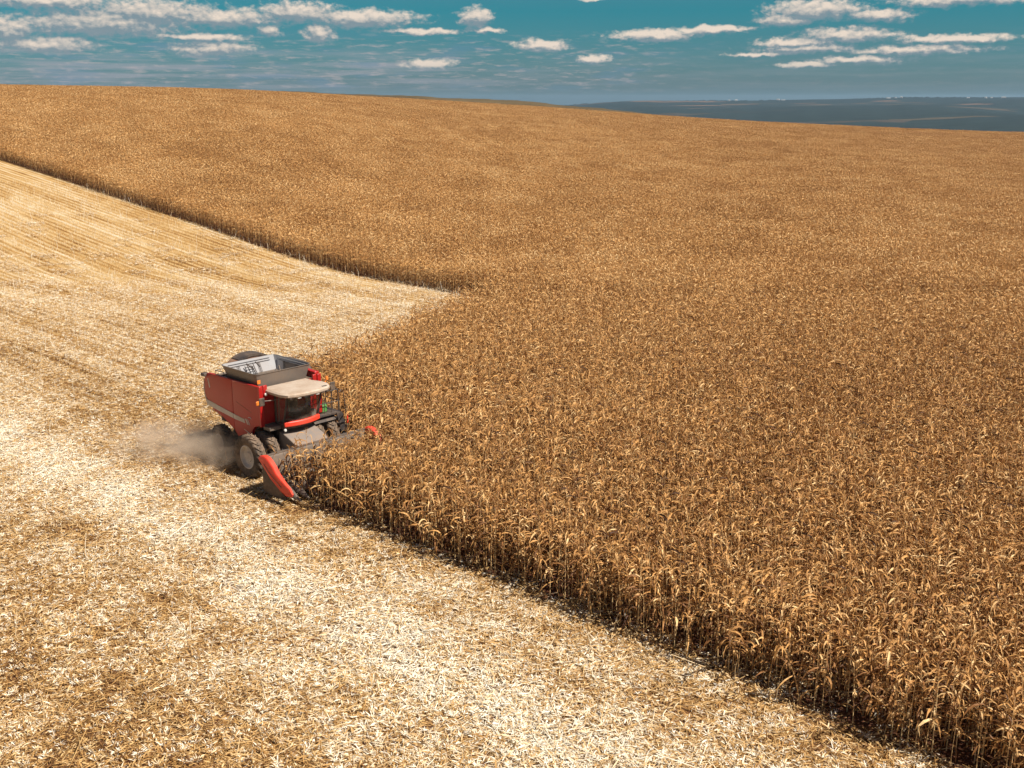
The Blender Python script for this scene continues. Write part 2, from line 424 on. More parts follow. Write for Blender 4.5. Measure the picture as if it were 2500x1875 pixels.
# ---------------------------------------------------------------- ground sheet
def axis_pts(lo, hi, step, far_lo, far_hi, k):
    mid = np.arange(lo, hi + 0.1, step)
    a = []; v = mid[-1]; st = step
    while v < far_hi: st *= k; v += st; a.append(v)
    b = []; v = mid[0]; st = step
    while v > far_lo: st *= k; v -= st; b.append(v)
    return np.array(b[::-1] + list(mid) + a)
gx = axis_pts(-330, 330, 4.5, -14000, 14000, 1.22)
gy = axis_pts(-20, 620, 4.5, -3000, 14000, 1.22)
GX, GY = np.meshgrid(gx, gy)
GZ = terrain(GX, GY)
nv = GX.size; nx = len(gx); ny = len(gy)
idx = np.arange(nv).reshape(ny, nx)
quads = np.stack([idx[:-1, :-1], idx[:-1, 1:], idx[1:, 1:], idx[1:, :-1]], -1).reshape(-1, 4)
def np_mesh(name, V, Q, mat, smooth_=True):
    me = bpy.data.meshes.new(name)
    me.vertices.add(len(V)); me.vertices.foreach_set('co', np.asarray(V, np.float32).ravel())
    me.loops.add(Q.size); me.loops.foreach_set('vertex_index', Q.astype(np.int32).ravel())
    me.polygons.add(len(Q)); me.polygons.foreach_set('loop_start', np.arange(0, Q.size, Q.shape[1], dtype=np.int32))
    me.update(calc_edges=True); me.validate()
    me.polygons.foreach_set('use_smooth', [smooth_] * len(Q))
    if mat: me.materials.append(mat)
    return me
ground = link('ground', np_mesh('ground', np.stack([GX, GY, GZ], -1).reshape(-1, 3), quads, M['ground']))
tag(ground, 'reddish field soil under pale harvest residue', kind='structure')

# ---------------------------------------------------------------- far hills
def hills_mat(name, base, patchy):
    m, n, out = newmat(name)
    P = n.vec('MULTIPLY', world_pos(n), (1, 1, 4))
    wood = n.mix(n.noise(P, 0.012, 6, 0.7), tuple(x * 0.3 for x in base), tuple(x * 1.9 for x in base))
    vor = n.new('ShaderNodeTexVoronoi'); n.put(vor.inputs['Vector'], n.vec('MULTIPLY', P, (0.55, 1, 1))); vor.inputs['Scale'].default_value = 0.0055
    pick = n.sep(vor.outputs['Color'])
    fld = n.mix(pick[1], (0.05, 0.05, 0.035), (0.17, 0.095, 0.06))
    fac = n.math('MULTIPLY', n.maprange(pick[0], patchy, patchy + 0.03), n.maprange(n.noise(P, 0.004, 4), 0.46, 0.54))
    col = n.mix(fac, wood, fld)
    b = principled(n, col, 0.95, 0, 0.1); n.put(out.inputs[0], b.outputs[0]); return m
def hill_strip(name, az0, az1, prof, mat, label, jag=0.0, seed=1):
    """prof(azimuth array) -> list of (distance, z) rows"""
    rs = np.random.RandomState(seed)
    A = np.radians(np.linspace(az0, az1, 900)); rows = prof(A, rs)
    V = np.concatenate([np.stack([np.sin(A) * D, np.cos(A) * D, Z], -1) for D, Z in rows])
    k = len(A); id_ = np.arange(len(V)).reshape(len(rows), k)
    Q = np.stack([id_[:-1, :-1], id_[:-1, 1:], id_[1:, 1:], id_[1:, :-1]], -1).reshape(-1, 4)
    return tag(link(name, np_mesh(name, V, Q, mat)), label, kind='structure')
def fbm1(A, rs, f0, n=5):
    return sum(np.sin(A * f0 * 2 ** i + rs.rand() * 6.28) / 1.8 ** i for i in range(n))
def far_prof(A, rs):
    top = 15.0 + 3.0 * fbm1(A, rs, 9) + 22.0 * smooth((A - 0.16) / 0.35) - 42 * smooth((0.13 - A) / 0.10)
    b1, b2 = fbm1(A, rs, 14), fbm1(A, rs, 11)
    jag = rs.rand(len(A)) * 6.0 * smooth(np.sin(A * 40) * 0.5 + 0.6); top = top + 5 * np.sin(A * 23 + 0.4)
    out = []
    for t in np.linspace(0, 1, 26):
        D = 1300 + 5700 * t
        z = -62 + (top + 62) * (t ** 1.25) + (9 * b1 * math.sin(t * 9) + 6 * b2 * math.sin(t * 17 + 1)) * math.sin(math.pi * min(t, 1)) ** 0.7 + jag * smooth((t - 0.9) / 0.1)
        out.append((np.full_like(A, D), z))
    for t in (0.12, 0.4, 1.0): out.append((np.full_like(A, 7000 + 4000 * t), top - 70 * t))
    return out
hill_strip('hills', -38, 40, far_prof, hills_mat('wooded_hills', (0.016, 0.026, 0.026), 0.86), 'hazy wooded valley side rising to a flat ridge')
def mid_prof(A, rs):
    # the next field rise, showing as a thin darker band behind the crest
    xd = np.tan(A) * 2370 + 1106
    yv = np.interp(xd, [300, 560, 700, 800, 900, 1000, 1106, 1200, 1300, 1420, 1550, 2600], [212, 196, 199, 203.5, 207, 210.5, 215.5, 223, 232, 246, 262, 330])
    D = 900.0
    top = CAM_H + (214.5 - yv) / 2370 * D + 0.35 * fbm1(A, rs, 60)
    out = []
    for t in np.linspace(0, 1, 8): out.append((np.full_like(A, 640 + 260 * t), top - 26 * (1 - t) ** 1.6))
    for t in (0.3, 1.0): out.append((np.full_like(A, 900 + 300 * t), top - 40 * t))
    return out
hill_strip('hills', -30, 30, mid_prof, hills_mat('far_field_rise', (0.085, 0.062, 0.032), 0.8), 'dark stubble rise just behind the crest of the corn field', seed=5)

# ---------------------------------------------------------------- scatter (geometry nodes, only for stuff)
def scatter(name, pts, rots, scl, idx, objs, label, cat):
    coll = bpy.data.collections.new(name + '_kinds')
    for o in objs: coll.objects.link(o)
    me = bpy.data.meshes.new(name)
    k = len(pts)
    me.vertices.add(k); me.vertices.foreach_set('co', np.asarray(pts, np.float32).ravel())
    me.attributes.new('rot', 'FLOAT_VECTOR', 'POINT').data.foreach_set('vector', np.asarray(rots, np.float32).ravel())
    me.attributes.new('scl', 'FLOAT', 'POINT').data.foreach_set('value', np.asarray(scl, np.float32))
    me.attributes.new('idx', 'INT', 'POINT').data.foreach_set('value', np.asarray(idx, np.int32))
    me.update()
    o = link(name, me)
    t = bpy.data.node_groups.new(name + '_scatter', 'GeometryNodeTree')
    t.interface.new_socket('Geometry', in_out='INPUT', socket_type='NodeSocketGeometry')
    t.interface.new_socket('Geometry', in_out='OUTPUT', socket_type='NodeSocketGeometry')
    g = N(t); gi = g.new('NodeGroupInput'); go = g.new('NodeGroupOutput')
    ci = g.new('GeometryNodeCollectionInfo'); ci.inputs[0].default_value = coll
    ci.inputs['Separate Children'].default_value = True; ci.inputs['Reset Children'].default_value = True
    def attr(nm, typ):
        a = g.new('GeometryNodeInputNamedAttribute', data_type=typ); a.inputs[0].default_value = nm
        return [q for q in a.outputs if q.enabled][0]
    ip = g.new('GeometryNodeInstanceOnPoints')
    g.put(ip.inputs['Points'], gi.outputs[0]); g.put(ip.inputs['Instance'], ci.outputs[0])
    ip.inputs['Pick Instance'].default_value = True
    g.put(ip.inputs['Instance Index'], attr('idx', 'INT'))
    e = g.new('FunctionNodeEulerToRotation'); g.put(e.inputs[0], attr('rot', 'FLOAT_VECTOR'))
    g.put(ip.inputs['Rotation'], e.outputs[0]); g.put(ip.inputs['Scale'], attr('scl', 'FLOAT'))
    g.put(go.inputs[0], ip.outputs[0])
    md = o.modifiers.new('scatter', 'NODES'); md.node_group = t
    return tag(o, label, cat, kind='stuff')
def proto(name, mb, mat):
    return bpy.data.objects.new(name, mb.mesh(name, mat))

# ---------------------------------------------------------------- corn plants
def leaf(mb, base, yaw, length, width, lift, droop, segs, rnd, tone, fold=True):
    """arching dry blade: starts upwards, bends over and hangs"""
    p = Vector(base); el_ = lift; snap = rnd.randint(1, segs - 1) if rnd.random() < 0.55 else -1
    tw = rnd.uniform(-1.5, 1.5); yw = rnd.uniform(-0.7, 0.7)
    vs = []; fs = []; st = length / segs
    for i in range(segs + 1):
        t = i / segs
        wd = width * (0.55 + 1.0 * t if t < 0.35 else 0.9 * (1 - ((t - 0.35) / 0.65) ** 1.6) + 0.04)
        a = tw * t * 1.6
        dd = Vector((math.cos(yaw + yw * t), math.sin(yaw + yw * t), 0)); sd = Vector((-dd.y, dd.x, 0))
        fwd = dd * math.cos(el_) + Vector((0, 0, math.sin(el_)))
        up = fwd.cross(sd) * -1
        s2 = sd * math.cos(a) + up * math.sin(a)
        nrm = fwd.cross(s2)
        if fold: vs += [p - s2 * wd * 0.5 + nrm * wd * 0.22, p.copy(), p + s2 * wd * 0.5 + nrm * wd * 0.22]
        else: vs += [p - s2 * wd * 0.5, p + s2 * wd * 0.5]
        p = p + fwd * st
        if i == snap: el_ = min(el_ - rnd.uniform(0.9, 1.9), -0.9); droop *= 0.35
        el_ = max(-1.75, el_ - droop / segs * (0.6 + 0.9 * t) * rnd.uniform(0.6, 1.4))
    c_ = 3 if fold else 2
    for i in range(segs):
        for k in range(c_ - 1):
            fs.append((i * c_ + k, i * c_ + k + 1, (i + 1) * c_ + k + 1, (i + 1) * c_ + k))
    mb.add(vs, fs, tone)
def corn_parts(seed, fine=True, leaning=0.0):
    rnd = random.Random(seed)
    h = rnd.uniform(1.98, 2.34)
    lean = rnd.uniform(0, 0.10) + leaning; la = rnd.uniform(0, 6.28)
    def at(z):
        b = lean * (z / h) ** 1.5 * h
        return Vector((math.cos(la) * b, math.sin(la) * b, z * (1 - 0.25 * leaning)))
    st, lv, ear, tas = MB(), MB(), MB(), MB()
    k = 6 if fine else 2
    st.tube([at(h * i / k) for i in range(k + 1)], [0.016 - 0.010 * i / k for i in range(k + 1)], 5 if fine else 3, False, rnd.uniform(0.7, 1.05))
    nl = rnd.randint(11, 14) if fine else 8
    ph = rnd.uniform(0, 6.28)
    for i in range(nl):
        z = h * (0.26 + 0.70 * i / (nl - 1))
        yaw = ph + i * math.pi + rnd.uniform(-0.9, 0.9)
        top = i / (nl - 1)
        L = rnd.uniform(0.5, 0.86) * (1.0 if fine else 0.85) * (1.0 - 0.30 * max(0, top - 0.7) / 0.3)
        lift = rnd.uniform(-0.3, 0.5) + 0.75 * top
        leaf(lv, at(z), yaw, L, rnd.uniform(0.042, 0.08) * (1 if fine else 1.1), lift, rnd.uniform(1.9, 3.3), 5 if fine else 3, rnd,
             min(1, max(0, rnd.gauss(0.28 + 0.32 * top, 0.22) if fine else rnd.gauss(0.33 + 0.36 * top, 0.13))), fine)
    # ear in its pale husk, hanging
    z = h * rnd.uniform(0.46, 0.58); a = rnd.uniform(0, 6.28); b = at(z); o = Vector((math.cos(a), math.sin(a), 0))
    dn = rnd.choice([-1, -1, 0.7])
    q = [b, b + o * 0.06 + Vector((0, 0, 0.02 * dn)), b + o * 0.09 + Vector((0, 0, 0.10 * dn)), b + o * 0.11 + Vector((0, 0, 0.19 * dn)), b + o * 0.12 + Vector((0, 0, 0.25 * dn))]
    ear.tube(q, [0.008, 0.024, 0.033, 0.026, 0.008], 6 if fine else 4, False, rnd.uniform(0.8, 1.0))
    if fine:
        for j in range(3): leaf(ear, b + o * 0.09 + Vector((0, 0, 0.08 * dn)), a + rnd.uniform(-1.2, 1.2), 0.2, 0.045, 0.2, 2.0, 3, rnd, rnd.uniform(0.75, 1), False)
    for j in range(6 if fine else 3):
        a = rnd.uniform(0, 6.28); b0 = at(h * 0.99)
        sp = rnd.uniform(0.05, 0.16)
        tas.tube([b0, b0 + Vector((math.cos(a) * sp * 0.5, math.sin(a) * sp * 0.5, 0.12)), b0 + Vector((math.cos(a) * sp, math.sin(a) * sp, rnd.uniform(0.14, 0.24)))], [0.006, 0.005, 0.003], 3, False, rnd.uniform(0.3, 0.6))
    return st, lv, ear, tas
def joined(parts, mat=None):
    m = MB()
    for q in parts: m.v, off = m.v + q.v, len(m.v); m.f += [[i + off for i in f] for f in q.f]; m.tone += q.tone
    return m

NV = 12
fine_parts = [corn_parts(100 + i, True, 0.0 if i < 8 else 0.28 if i < 10 else 0.75) for i in range(NV)]
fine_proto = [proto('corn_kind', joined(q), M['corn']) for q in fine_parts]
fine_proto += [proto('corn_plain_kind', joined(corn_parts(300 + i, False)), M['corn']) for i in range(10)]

rng = np.random.RandomState(7)
HALF = 0.5 * 1024 / F_PX
# plants on their rows, in the part of the field near the camera
S, NN = np.meshgrid(np.arange(-30, 95, 0.21), np.arange(N0 + 0.12 - 1.0, 110, 0.50))
S = (S + rng.normal(0, 0.05, S.shape)).ravel(); NN = (NN + rng.normal(0, 0.05, NN.shape)).ravel()
X, Y = xy(S, NN)
dep = Y * math.cos(PITCH) + CAM_H * math.sin(PITCH)
keep = (cut_depth(X, Y) < -0.10) & (Y > 12) & (Y < 78) & (np.abs(X) < dep * HALF + 4.0)
keep &= rng.rand(len(X)) > np.where(cut_depth(X, Y) > -0.8, 0.22, 0.09)
X, Y = X[keep], Y[keep]; S, NN = sn(X, Y)
Z = terrain(X, Y)
def project(x, y, z):
    dz = z - CAM_H
    d = y * math.cos(PITCH) - dz * math.sin(PITCH); u = y * math.sin(PITCH) + dz * math.cos(PITCH)
    return 512 + F_PX * x / d, 384 - F_PX * u / d, d
kind = rng.randint(0, 8, len(X))
edge = cut_depth(X, Y) > -0.9
ln = edge & (rng.rand(len(X)) < 0.24); kind[ln] = 8 + (np.arange(ln.sum()) % 2)
fl = (cut_depth(X, Y) > -0.7) & (rng.rand(len(X)) < 0.09); kind[fl] = 10 + (np.arange(fl.sum()) % 2)
pl = rng.rand(len(X)) < smooth((Y - 40) / 38.0); kind[pl] = NV + rng.randint(0, 10, pl.sum())
yaw = rng.rand(len(X)) * 6.283; scl = rng.uniform(0.86, 1.08, len(X))
px, py, d0 = project(X, Y, Z + 1.6 * scl)
inside = (px > 6) & (px < 1018) & (py > 0) & (py < 762)
order = np.argsort(np.where(inside, d0, 1e9))[:300]
single = np.zeros(len(X), bool); single[order] = True

print('corn plants near', len(X), 'singles', single.sum())
rest = ~single
scatter('corn_crop', np.stack([X, Y, Z], -1)[rest], np.stack([0 * X, 0 * X, yaw], -1)[rest], scl[rest], kind[rest], fine_proto,
        'dense standing crop of dry golden corn behind the front plants', 'corn crop')
names = ('stalk', 'leaves', 'ear', 'tassel')
part_mesh = [[q.mesh(nm, M['corn'], None) for nm, q in zip(names, v)] for v in fine_parts]
for i in order:
    t = bpy.data.objects.new('corn_plant', None); scene.collection.objects.link(t)
    t.empty_display_size = 0.2
    t.location = (X[i], Y[i], Z[i]); t.rotation_euler = (0, 0, yaw[i]); t.scale = (scl[i],) * 3
    tag(t, 'dry golden corn plant in the front corner rows beside the residue, closest to the viewer', 'corn plant', 'front corner corn plants')
    for nm, me in zip(names, part_mesh[kind[i]]): link(nm, me, t)

# farther crop in blocks of plants, four metres square
BL = 4.0
def corn_block(seed):
    rnd = random.Random(seed); m = MB(); lib = [corn_parts(seed * 50 + i, False) for i in range(12)]
    lib = [joined(q) for q in lib]
    V = [np.array(q.v) for q in lib]
    for n_ in np.arange(-BL / 2 + 0.25, BL / 2, 0.50):
        for s_ in np.arange(-BL / 2 + 0.1, BL / 2, 0.21):
            k = rnd.randrange(12); a = rnd.uniform(0, 6.28); sc = rnd.uniform(0.9, 1.05)
            R = np.array([[math.cos(a), -math.sin(a), 0], [math.sin(a), math.cos(a), 0], [0, 0, 1]]) * sc
            v = V[k] @ R.T + np.array([s_ + rnd.gauss(0, 0.05), n_ + rnd.gauss(0, 0.05), 0])
            off = len(m.v); m.v += v.tolist(); m.f += [[j + off for j in f] for f in lib[k].f]; m.tone += lib[k].tone
    return m
blocks = [proto('corn_block', corn_block(i + 1), M['corn']) for i in range(6)]
S, NN = np.meshgrid(np.arange(-420 + 0.0, 520, BL), np.arange(N0 + 0.6 - BL * 40 + BL / 2, 720, BL))
S, NN = S.ravel(), NN.ravel()
NN = np.where(True, NN, NN)
# line the block grid up with the far standing edge
shift = (NF + BL / 2 - (N0 + 0.6 + BL / 2)) % BL
NN = NN + shift
X2, Y2 = xy(S, NN)
keep = (Y2 > 78 - 2.2) & (Y2 < 474) & (np.abs(X2) < Y2 * HALF * 1.03 + 12) & (cut_depth(X2, Y2) < -BL * 0.30)
X2, Y2 = X2[keep], Y2[keep]
# drop near blocks that would double up with the single plants
near = Y2 < 80.5
X2, Y2 = X2[~near], Y2[~near]
Z2 = terrain(X2, Y2)
ang = math.atan2(ES[1], ES[0])
gxs = (terrain(X2 + 2, Y2) - terrain(X2 - 2, Y2)) / 4; gys = (terrain(X2, Y2 + 2) - terrain(X2, Y2 - 2)) / 4
rots = []
for a, b in zip(gxs, gys):
    nrm = Vector((-a, -b, 1)).normalized()
    yw = ang + (math.pi if rng.rand() < 0.5 else 0)
    q = Vector((0, 0, 1)).rotation_difference(nrm) @ Euler((0, 0, yw)).to_quaternion()
    e = q.to_euler(); rots.append((e.x, e.y, e.z))
scatter('corn_crop', np.stack([X2, Y2, Z2], -1), rots, rng.uniform(0.95, 1.03, len(X2)), rng.randint(0, 6, len(X2)), blocks,
        'far golden corn field rising to the crest', 'corn crop')
print('blocks', len(X2))

# ---------------------------------------------------------------- residue on the harvested ground
def litter_tile(seed, half=0.75, count=230, stars=6, long_=2, wide=1.0):
    rnd = random.Random(seed); m = MB()
    def strip(x, y, z, yaw, L, wd, pitch, tone, curl):
        vs = []; d = Vector((math.cos(yaw), math.sin(yaw), 0)); sd = Vector((-d.y, d.x, 0)); roll = rnd.uniform(-0.7, 0.7)
        sd = sd * math.cos(roll) + Vector((0, 0, math.sin(roll)))
        for i in range(4):
            t = i / 3 - 0.5
            q = Vector((x, y, z)) + d * (L * t) + Vector((0, 0, max(-z, pitch * L * t + curl * L * (0.25 - t * t))))
            wq = wd * (0.5, 1, 0.9, 0.25)[i] * 0.5
            vs += [q - sd * wq, q + sd * wq]
        m.add(vs, [(2 * i, 2 * i + 1, 2 * i + 3, 2 * i + 2) for i in range(3)], tone)
    for _ in range(count):
        k = rnd.random()
        x, y = rnd.uniform(-half, half), rnd.uniform(-half, half)
        if k < 0.55: L, wd, tn = rnd.uniform(0.08, 0.26), rnd.uniform(0.018, 0.05), rnd.uniform(0.05, 0.8)
        elif k < 0.8: L, wd, tn = rnd.uniform(0.06, 0.16), rnd.uniform(0.03, 0.06), rnd.uniform(0.5, 1.0)
        else: L, wd, tn = rnd.uniform(0.10, 0.35), rnd.uniform(0.008, 0.016), rnd.uniform(0.3, 0.8)
        strip(x, y, rnd.uniform(0.01, 0.09), rnd.uniform(0, 6.28), L * 1.2, wd * wide * 0.62, rnd.gauss(0, 0.22), tn, rnd.uniform(-0.1, 0.5))
    for _ in range(stars):
        x, y = rnd.uniform(-half, half), rnd.uniform(-half, half); a0 = rnd.uniform(0, 6.28); tn = rnd.uniform(0.9, 1.3)
        for j in range(rnd.randint(7, 11)):
            a = a0 + j * 0.66 + rnd.uniform(-0.3, 0.3); L = rnd.uniform(0.08, 0.17)
            strip(x + math.cos(a) * L * 0.5, y + math.sin(a) * L * 0.5, 0.05, a, L, rnd.uniform(0.012, 0.026), rnd.uniform(0.1, 0.9), tn, 0.3)
    for _ in range(long_):
        a = rnd.uniform(0, 6.28); x, y = rnd.uniform(-half, half), rnd.uniform(-half, half); L = rnd.uniform(0.35, 0.9)
        e = rnd.choice([0.05, 0.1, 0.35]) * L
        m.tube([(x, y, 0.03), (x + math.cos(a) * L, y + math.sin(a) * L, 0.05 + e)], [0.011, 0.007], 4, False, rnd.uniform(0.35, 0.75))
    return m
tiles = [proto('litter_kind', litter_tile(i), M['litter']) for i in range(12)]
tiles += [proto('litter_kind', litter_tile(40 + i, long_=9), M['litter']) for i in range(4)]
st = 0.82
TX, TY = np.meshgrid(np.arange(-80, 30, st), np.arange(16, 120, st))
TX = (TX + rng.uniform(-.3, .3, TX.shape)).ravel(); TY = (TY + rng.uniform(-.3, .3, TY.shape)).ravel()
cd = cut_depth(TX, TY)
bare = np.sin(TX * 1.1 + 2 * np.sin(TY * 0.5)) * np.sin(TY * 0.9 + 1.3 * np.sin(TX * 0.6)) > 0.72
keep = (cd > -0.25) & (rng.rand(len(TX)) < np.where(bare, 0.45, 0.96)) & (rng.rand(len(TX)) < 1 - 0.93 * smooth((TY - 55) / 60)) & (np.abs(TX) < (TY * math.cos(PITCH) + 4) * HALF + 3.5)
keep |= (cd > -1.4) & (cd <= -0.25) & (rng.rand(len(TX)) < 0.2) & (np.abs(TX) < TY * HALF + 3) & (TY < 60)
TX, TY, cd = TX[keep], TY[keep], cd[keep]
ti = rng.randint(0, 12, len(TX)); e = np.abs(cd) < 1.6; ti[e & (rng.rand(len(TX)) < 0.5)] = 12 + rng.randint(0, 4)
ti[ti >= 12] = 12 + rng.randint(0, 4, (ti >= 12).sum())
scatter('corn_residue', np.stack([TX, TY, terrain(TX, TY)], -1), np.stack([0 * TX, 0 * TX, rng.rand(len(TX)) * 6.283], -1), rng.uniform(0.9, 1.3, len(TX)), ti, tiles,
        'chopped husks, leaves and stalk pieces covering the harvested ground', 'crop residue')
print('litter tiles', len(TX))
# cut stalk stubs standing in rows
def stub(seed):
    rnd = random.Random(seed); m = MB(); h = rnd.uniform(0.12, 0.34); a = rnd.uniform(0, 6.28); l = rnd.uniform(0, 0.25) * h
    m.tube([(0, 0, 0), (math.cos(a) * l, math.sin(a) * l, h)], [0.014, 0.011], 5, True, rnd.uniform(0.25, 0.7))
    leaf(m, (0, 0, h * 0.6), a + 2, 0.2, 0.04, 0.3, 2.5, 3, rnd, rnd.uniform(0.3, 0.8), False)
    return m
stubs = [proto('stub_kind', stub(i), M['litter']) for i in range(8)] 
tall = MB(); rnd = random.Random(3)
for q in range(2):
    m = MB(); m.tube([(0, 0, 0), (0.03, 0.02 * q, 0.5), (0.09 + 0.1 * q, 0.05, 0.85)], [0.012, 0.010, 0.006], 5, True, 0.8); stubs.append(proto('stub_kind', m, M['litter']))
S, NN = np.meshgrid(np.arange(-20, 150, 0.30), np.arange(-20, NF, 0.45))
S = (S + rng.normal(0, 0.1, S.shape)).ravel(); NN = (NN + rng.normal(0, 0.04, NN.shape)).ravel()
SX, SY = xy(S, NN)
keep = (cut_depth(SX, SY) > 0.1) & (np.abs(SX) < SY * HALF + 3) & (SY > 17) & (SY < 135) & (rng.rand(len(SX)) < np.where(SY > 60, 0.8, 0.28))
SX, SY = SX[keep], SY[keep]
si = rng.randint(0, 8, len(SX)); si[rng.rand(len(SX)) < 0.06] = 8; si[si == 8] += rng.randint(0, 2, (si == 8).sum())
scatter('stubble', np.stack([SX, SY, terrain(SX, SY)], -1), np.stack([rng.normal(0, .12, len(SX)), rng.normal(0, .12, len(SX)), rng.rand(len(SX)) * 6.283], -1), rng.uniform(0.8, 1.2, len(SX)), si, stubs,
        'short cut corn stubs standing in rows on the harvested ground', 'stubble')
print('stubs', len(SX))

# ---------------------------------------------------------------- combine harvester (X forward, Y to its left, Z up)
HEAD = RAD(46.5)
combine = bpy.data.objects.new('combine_harvester', None); scene.collection.objects.link(combine)
combine.location = (-9.8, 44.25, 0.0)
combine.rotation_euler = (0, 0, math.atan2(-math.cos(HEAD), math.sin(HEAD)))
combine.empty_display_size = 1.0
tag(combine, 'dusty red combine harvester with open grey grain tank cutting the corn edge', 'combine harvester')
def P_(name, mb, mat, parent=combine, bevel=0.0, ang=35, label=None): return part(name, mb, M[mat], parent, bevel, ang, label)

# body core and under-frame
m = MB(); m.prism([(-3.5, 2.35), (-3.55, 3.72), (0.25, 3.78), (0.25, 2.3), (-0.3, 1.9), (-1.5, 1.55), (-2.6, 1.95)], 1, -1.42, 1.42)
m.box((-3.2, -0.75, 0.85), (0.5, 0.75, 1.9)); m.box((-0.16, -1.0, 0.80), (0.16, 1.0, 1.14)); m.box((-3.18, -1.1, 0.62), (-2.98, 1.1, 0.85))
m.box((-3.9, -0.9, 1.5), (-3.2, 0.9, 2.5))
P_('chassis', m, 'dark', bevel=0.02)
m = MB(); m.box((-3.5, -1.40, 3.725), (-2.2, 1.40, 3.80))
for k in range(5): m.box((-3.35 + 0.24 * k, -1.25, 3.802), (-3.25 + 0.24 * k, -0.2, 3.83))
P_('rear_deck', m, 'steel', bevel=0.01)
m = MB(); m.tube([(-3.45, -1.3, 3.8), (-3.45, -1.3, 4.0), (-2.75, -1.3, 4.02), (-2.75, -1.3, 3.8)], 0.018, 6); m.tube([(-3.45, -1.3, 4.0), (-3.45, -0.3, 4.0), (-3.45, -0.3, 3.8)], 0.018, 6)
P_('deck_rail', m, 'black')
m = MB(); m.box((-4.02, -1.72, 3.72), (-3.72, -1.45, 3.86)); P_('rear_light', m, 'black', bevel=0.03)

REAR = [(-3.60, 3.90), (-1.73, 3.93), (-1.73, 1.66), (-2.02, 1.80), (-2.61, 2.06), (-3.28, 2.20), (-3.78, 2.52), (-3.98, 2.86), (-4.02, 3.15), (-3.95, 3.60), (-3.82, 3.83)]
FRONT = [(-1.715, 3.93), (0.30, 3.97), (0.30, 2.26), (-0.12, 2.12), (-0.30, 1.92), (-0.40, 1.70), (-0.85, 1.50), (-1.40, 1.38), (-1.715, 1.65)]
def bowed(mb, poly, sgn, y, t):
    """panel skin bulging slightly outwards: a rim and a raised inner field"""
    c = np.mean(np.array(poly), 0)
    inner = [(c[0] + (x - c[0]) * 0.86, c[1] + (z - c[1]) * 0.88) for x, z in poly]
    n = len(poly)
    vs = [(x, sgn * (y - t), z) for x, z in poly] + [(x, sgn * y, z) for x, z in poly] + [(x, sgn * (y + 0.022), z) for x, z in inner]
    fs = [tuple(range(n))] + [(i, (i + 1) % n, n + (i + 1) % n, n + i) for i in range(n)] + [(n + i, n + (i + 1) % n, 2 * n + (i + 1) % n, 2 * n + i) for i in range(n)] + [tuple(range(2 * n, 3 * n))]
    return mb.add(vs, fs)
for sg in (-1, 1):
    rp = P_('side_panel', bowed(MB(), REAR, sg, 1.57, 0.13), 'red', bevel=0.015)
    fp = P_('side_panel', bowed(MB(), FRONT, sg, 1.57, 0.13), 'red', bevel=0.015)
    ys, ye = (sg * 1.585, sg * 1.606)
    P_('stripe', MB().prism([(-3.93, 2.66), (-1.735, 2.41), (-1.735, 2.20), (-3.80, 2.39)], 1, ys, ye), 'stripe', rp)
    P_('stripe', MB().prism([(-1.70, 2.405), (-0.86, 2.335), (-0.80, 2.16), (-1.70, 2.19)], 1, ys, ye), 'stripe', fp)
    P_('stripe', MB().prism([(-0.80, 2.37), (-0.69, 2.375), (-0.54, 2.14), (-0.65, 2.14)], 1, ys, ye), 'stripe', fp)
    P_('stripe', MB().prism([(-0.62, 2.38), (-0.585, 2.38), (-0.43, 2.14), (-0.465, 2.14)], 1, ys, ye), 'stripe', fp)
    P_('stripe', MB().prism([(-0.95, 1.86), (-0.90, 1.88), (-0.48, 1.755), (-0.50, 1.72)], 1, ys, sg * 1.595), 'stripe', fp)
    e = MB(); e.tube([(-0.44 + 0.13 * math.cos(a), sg * 1.602, 2.42 + 0.075 * math.sin(a)) for a in np.linspace(0.2, 2.7, 8)], [0.006, 0.010, 0.014, 0.016, 0.016, 0.013, 0.010, 0.006], 6)
    P_('emblem', e, 'white', fp)
    g = MB(); g.prism([(-1.45, 3.02), (-0.28, 2.74), (-0.28, 2.725), (-1.45, 3.005)], 1, sg * 1.588, sg * 1.596); P_('crease', g, 'dark', fp)
    s2 = MB(); s2.prism([(-3.66, 3.66), (-3.60, 3.66), (-3.48, 3.28), (-3.56, 3.22)], 1, sg * 1.585, sg * 1.595); P_('vent', s2, 'stripe', rp)
    # rear corner strip
    P_('corner_strip', MB().prism([(-4.03, 3.55), (-3.99, 3.55), (-4.04, 3.1), (-3.98, 2.8), (-3.80, 2.5), (-3.90, 2.46), (-4.04, 2.75), (-4.10, 3.1)], 1, sg * 1.43, sg * 1.57), 'stripe', rp)
    # front corner posts
    p1 = MB(); p1.box((0.30, min(sg * 1.41, sg * 1.60), 2.22), (0.42, max(sg * 1.41, sg * 1.60), 4.0)); P_('corner_post', p1, 'red', bevel=0.02)
    p2 = MB(); p2.box((0.30, min(sg * 1.18, sg * 1.375), 3.2), (0.40, max(sg * 1.18, sg * 1.375), 4.0)); P_('corner_post', p2, 'red', bevel=0.02)
m = MB(); m.box((0.25, -1.40, 2.28), (0.30, 1.40, 3.82))
bulk = P_('front_bulkhead', m, 'red')
m = MB(); m.box((0.30, -1.42, 2.08), (0.78, -0.86, 2.24)); m.box((0.30, -1.46, 2.24), (0.34, -0.86, 2.29)); P_('side_ledge', m, 'steel', bevel=0.015)
m = MB(); m.box((-1.0, 1.42, 3.94), (0.2, 1.66, 4.06)); P_('tank_shoulder', m, 'red', bevel=0.03)

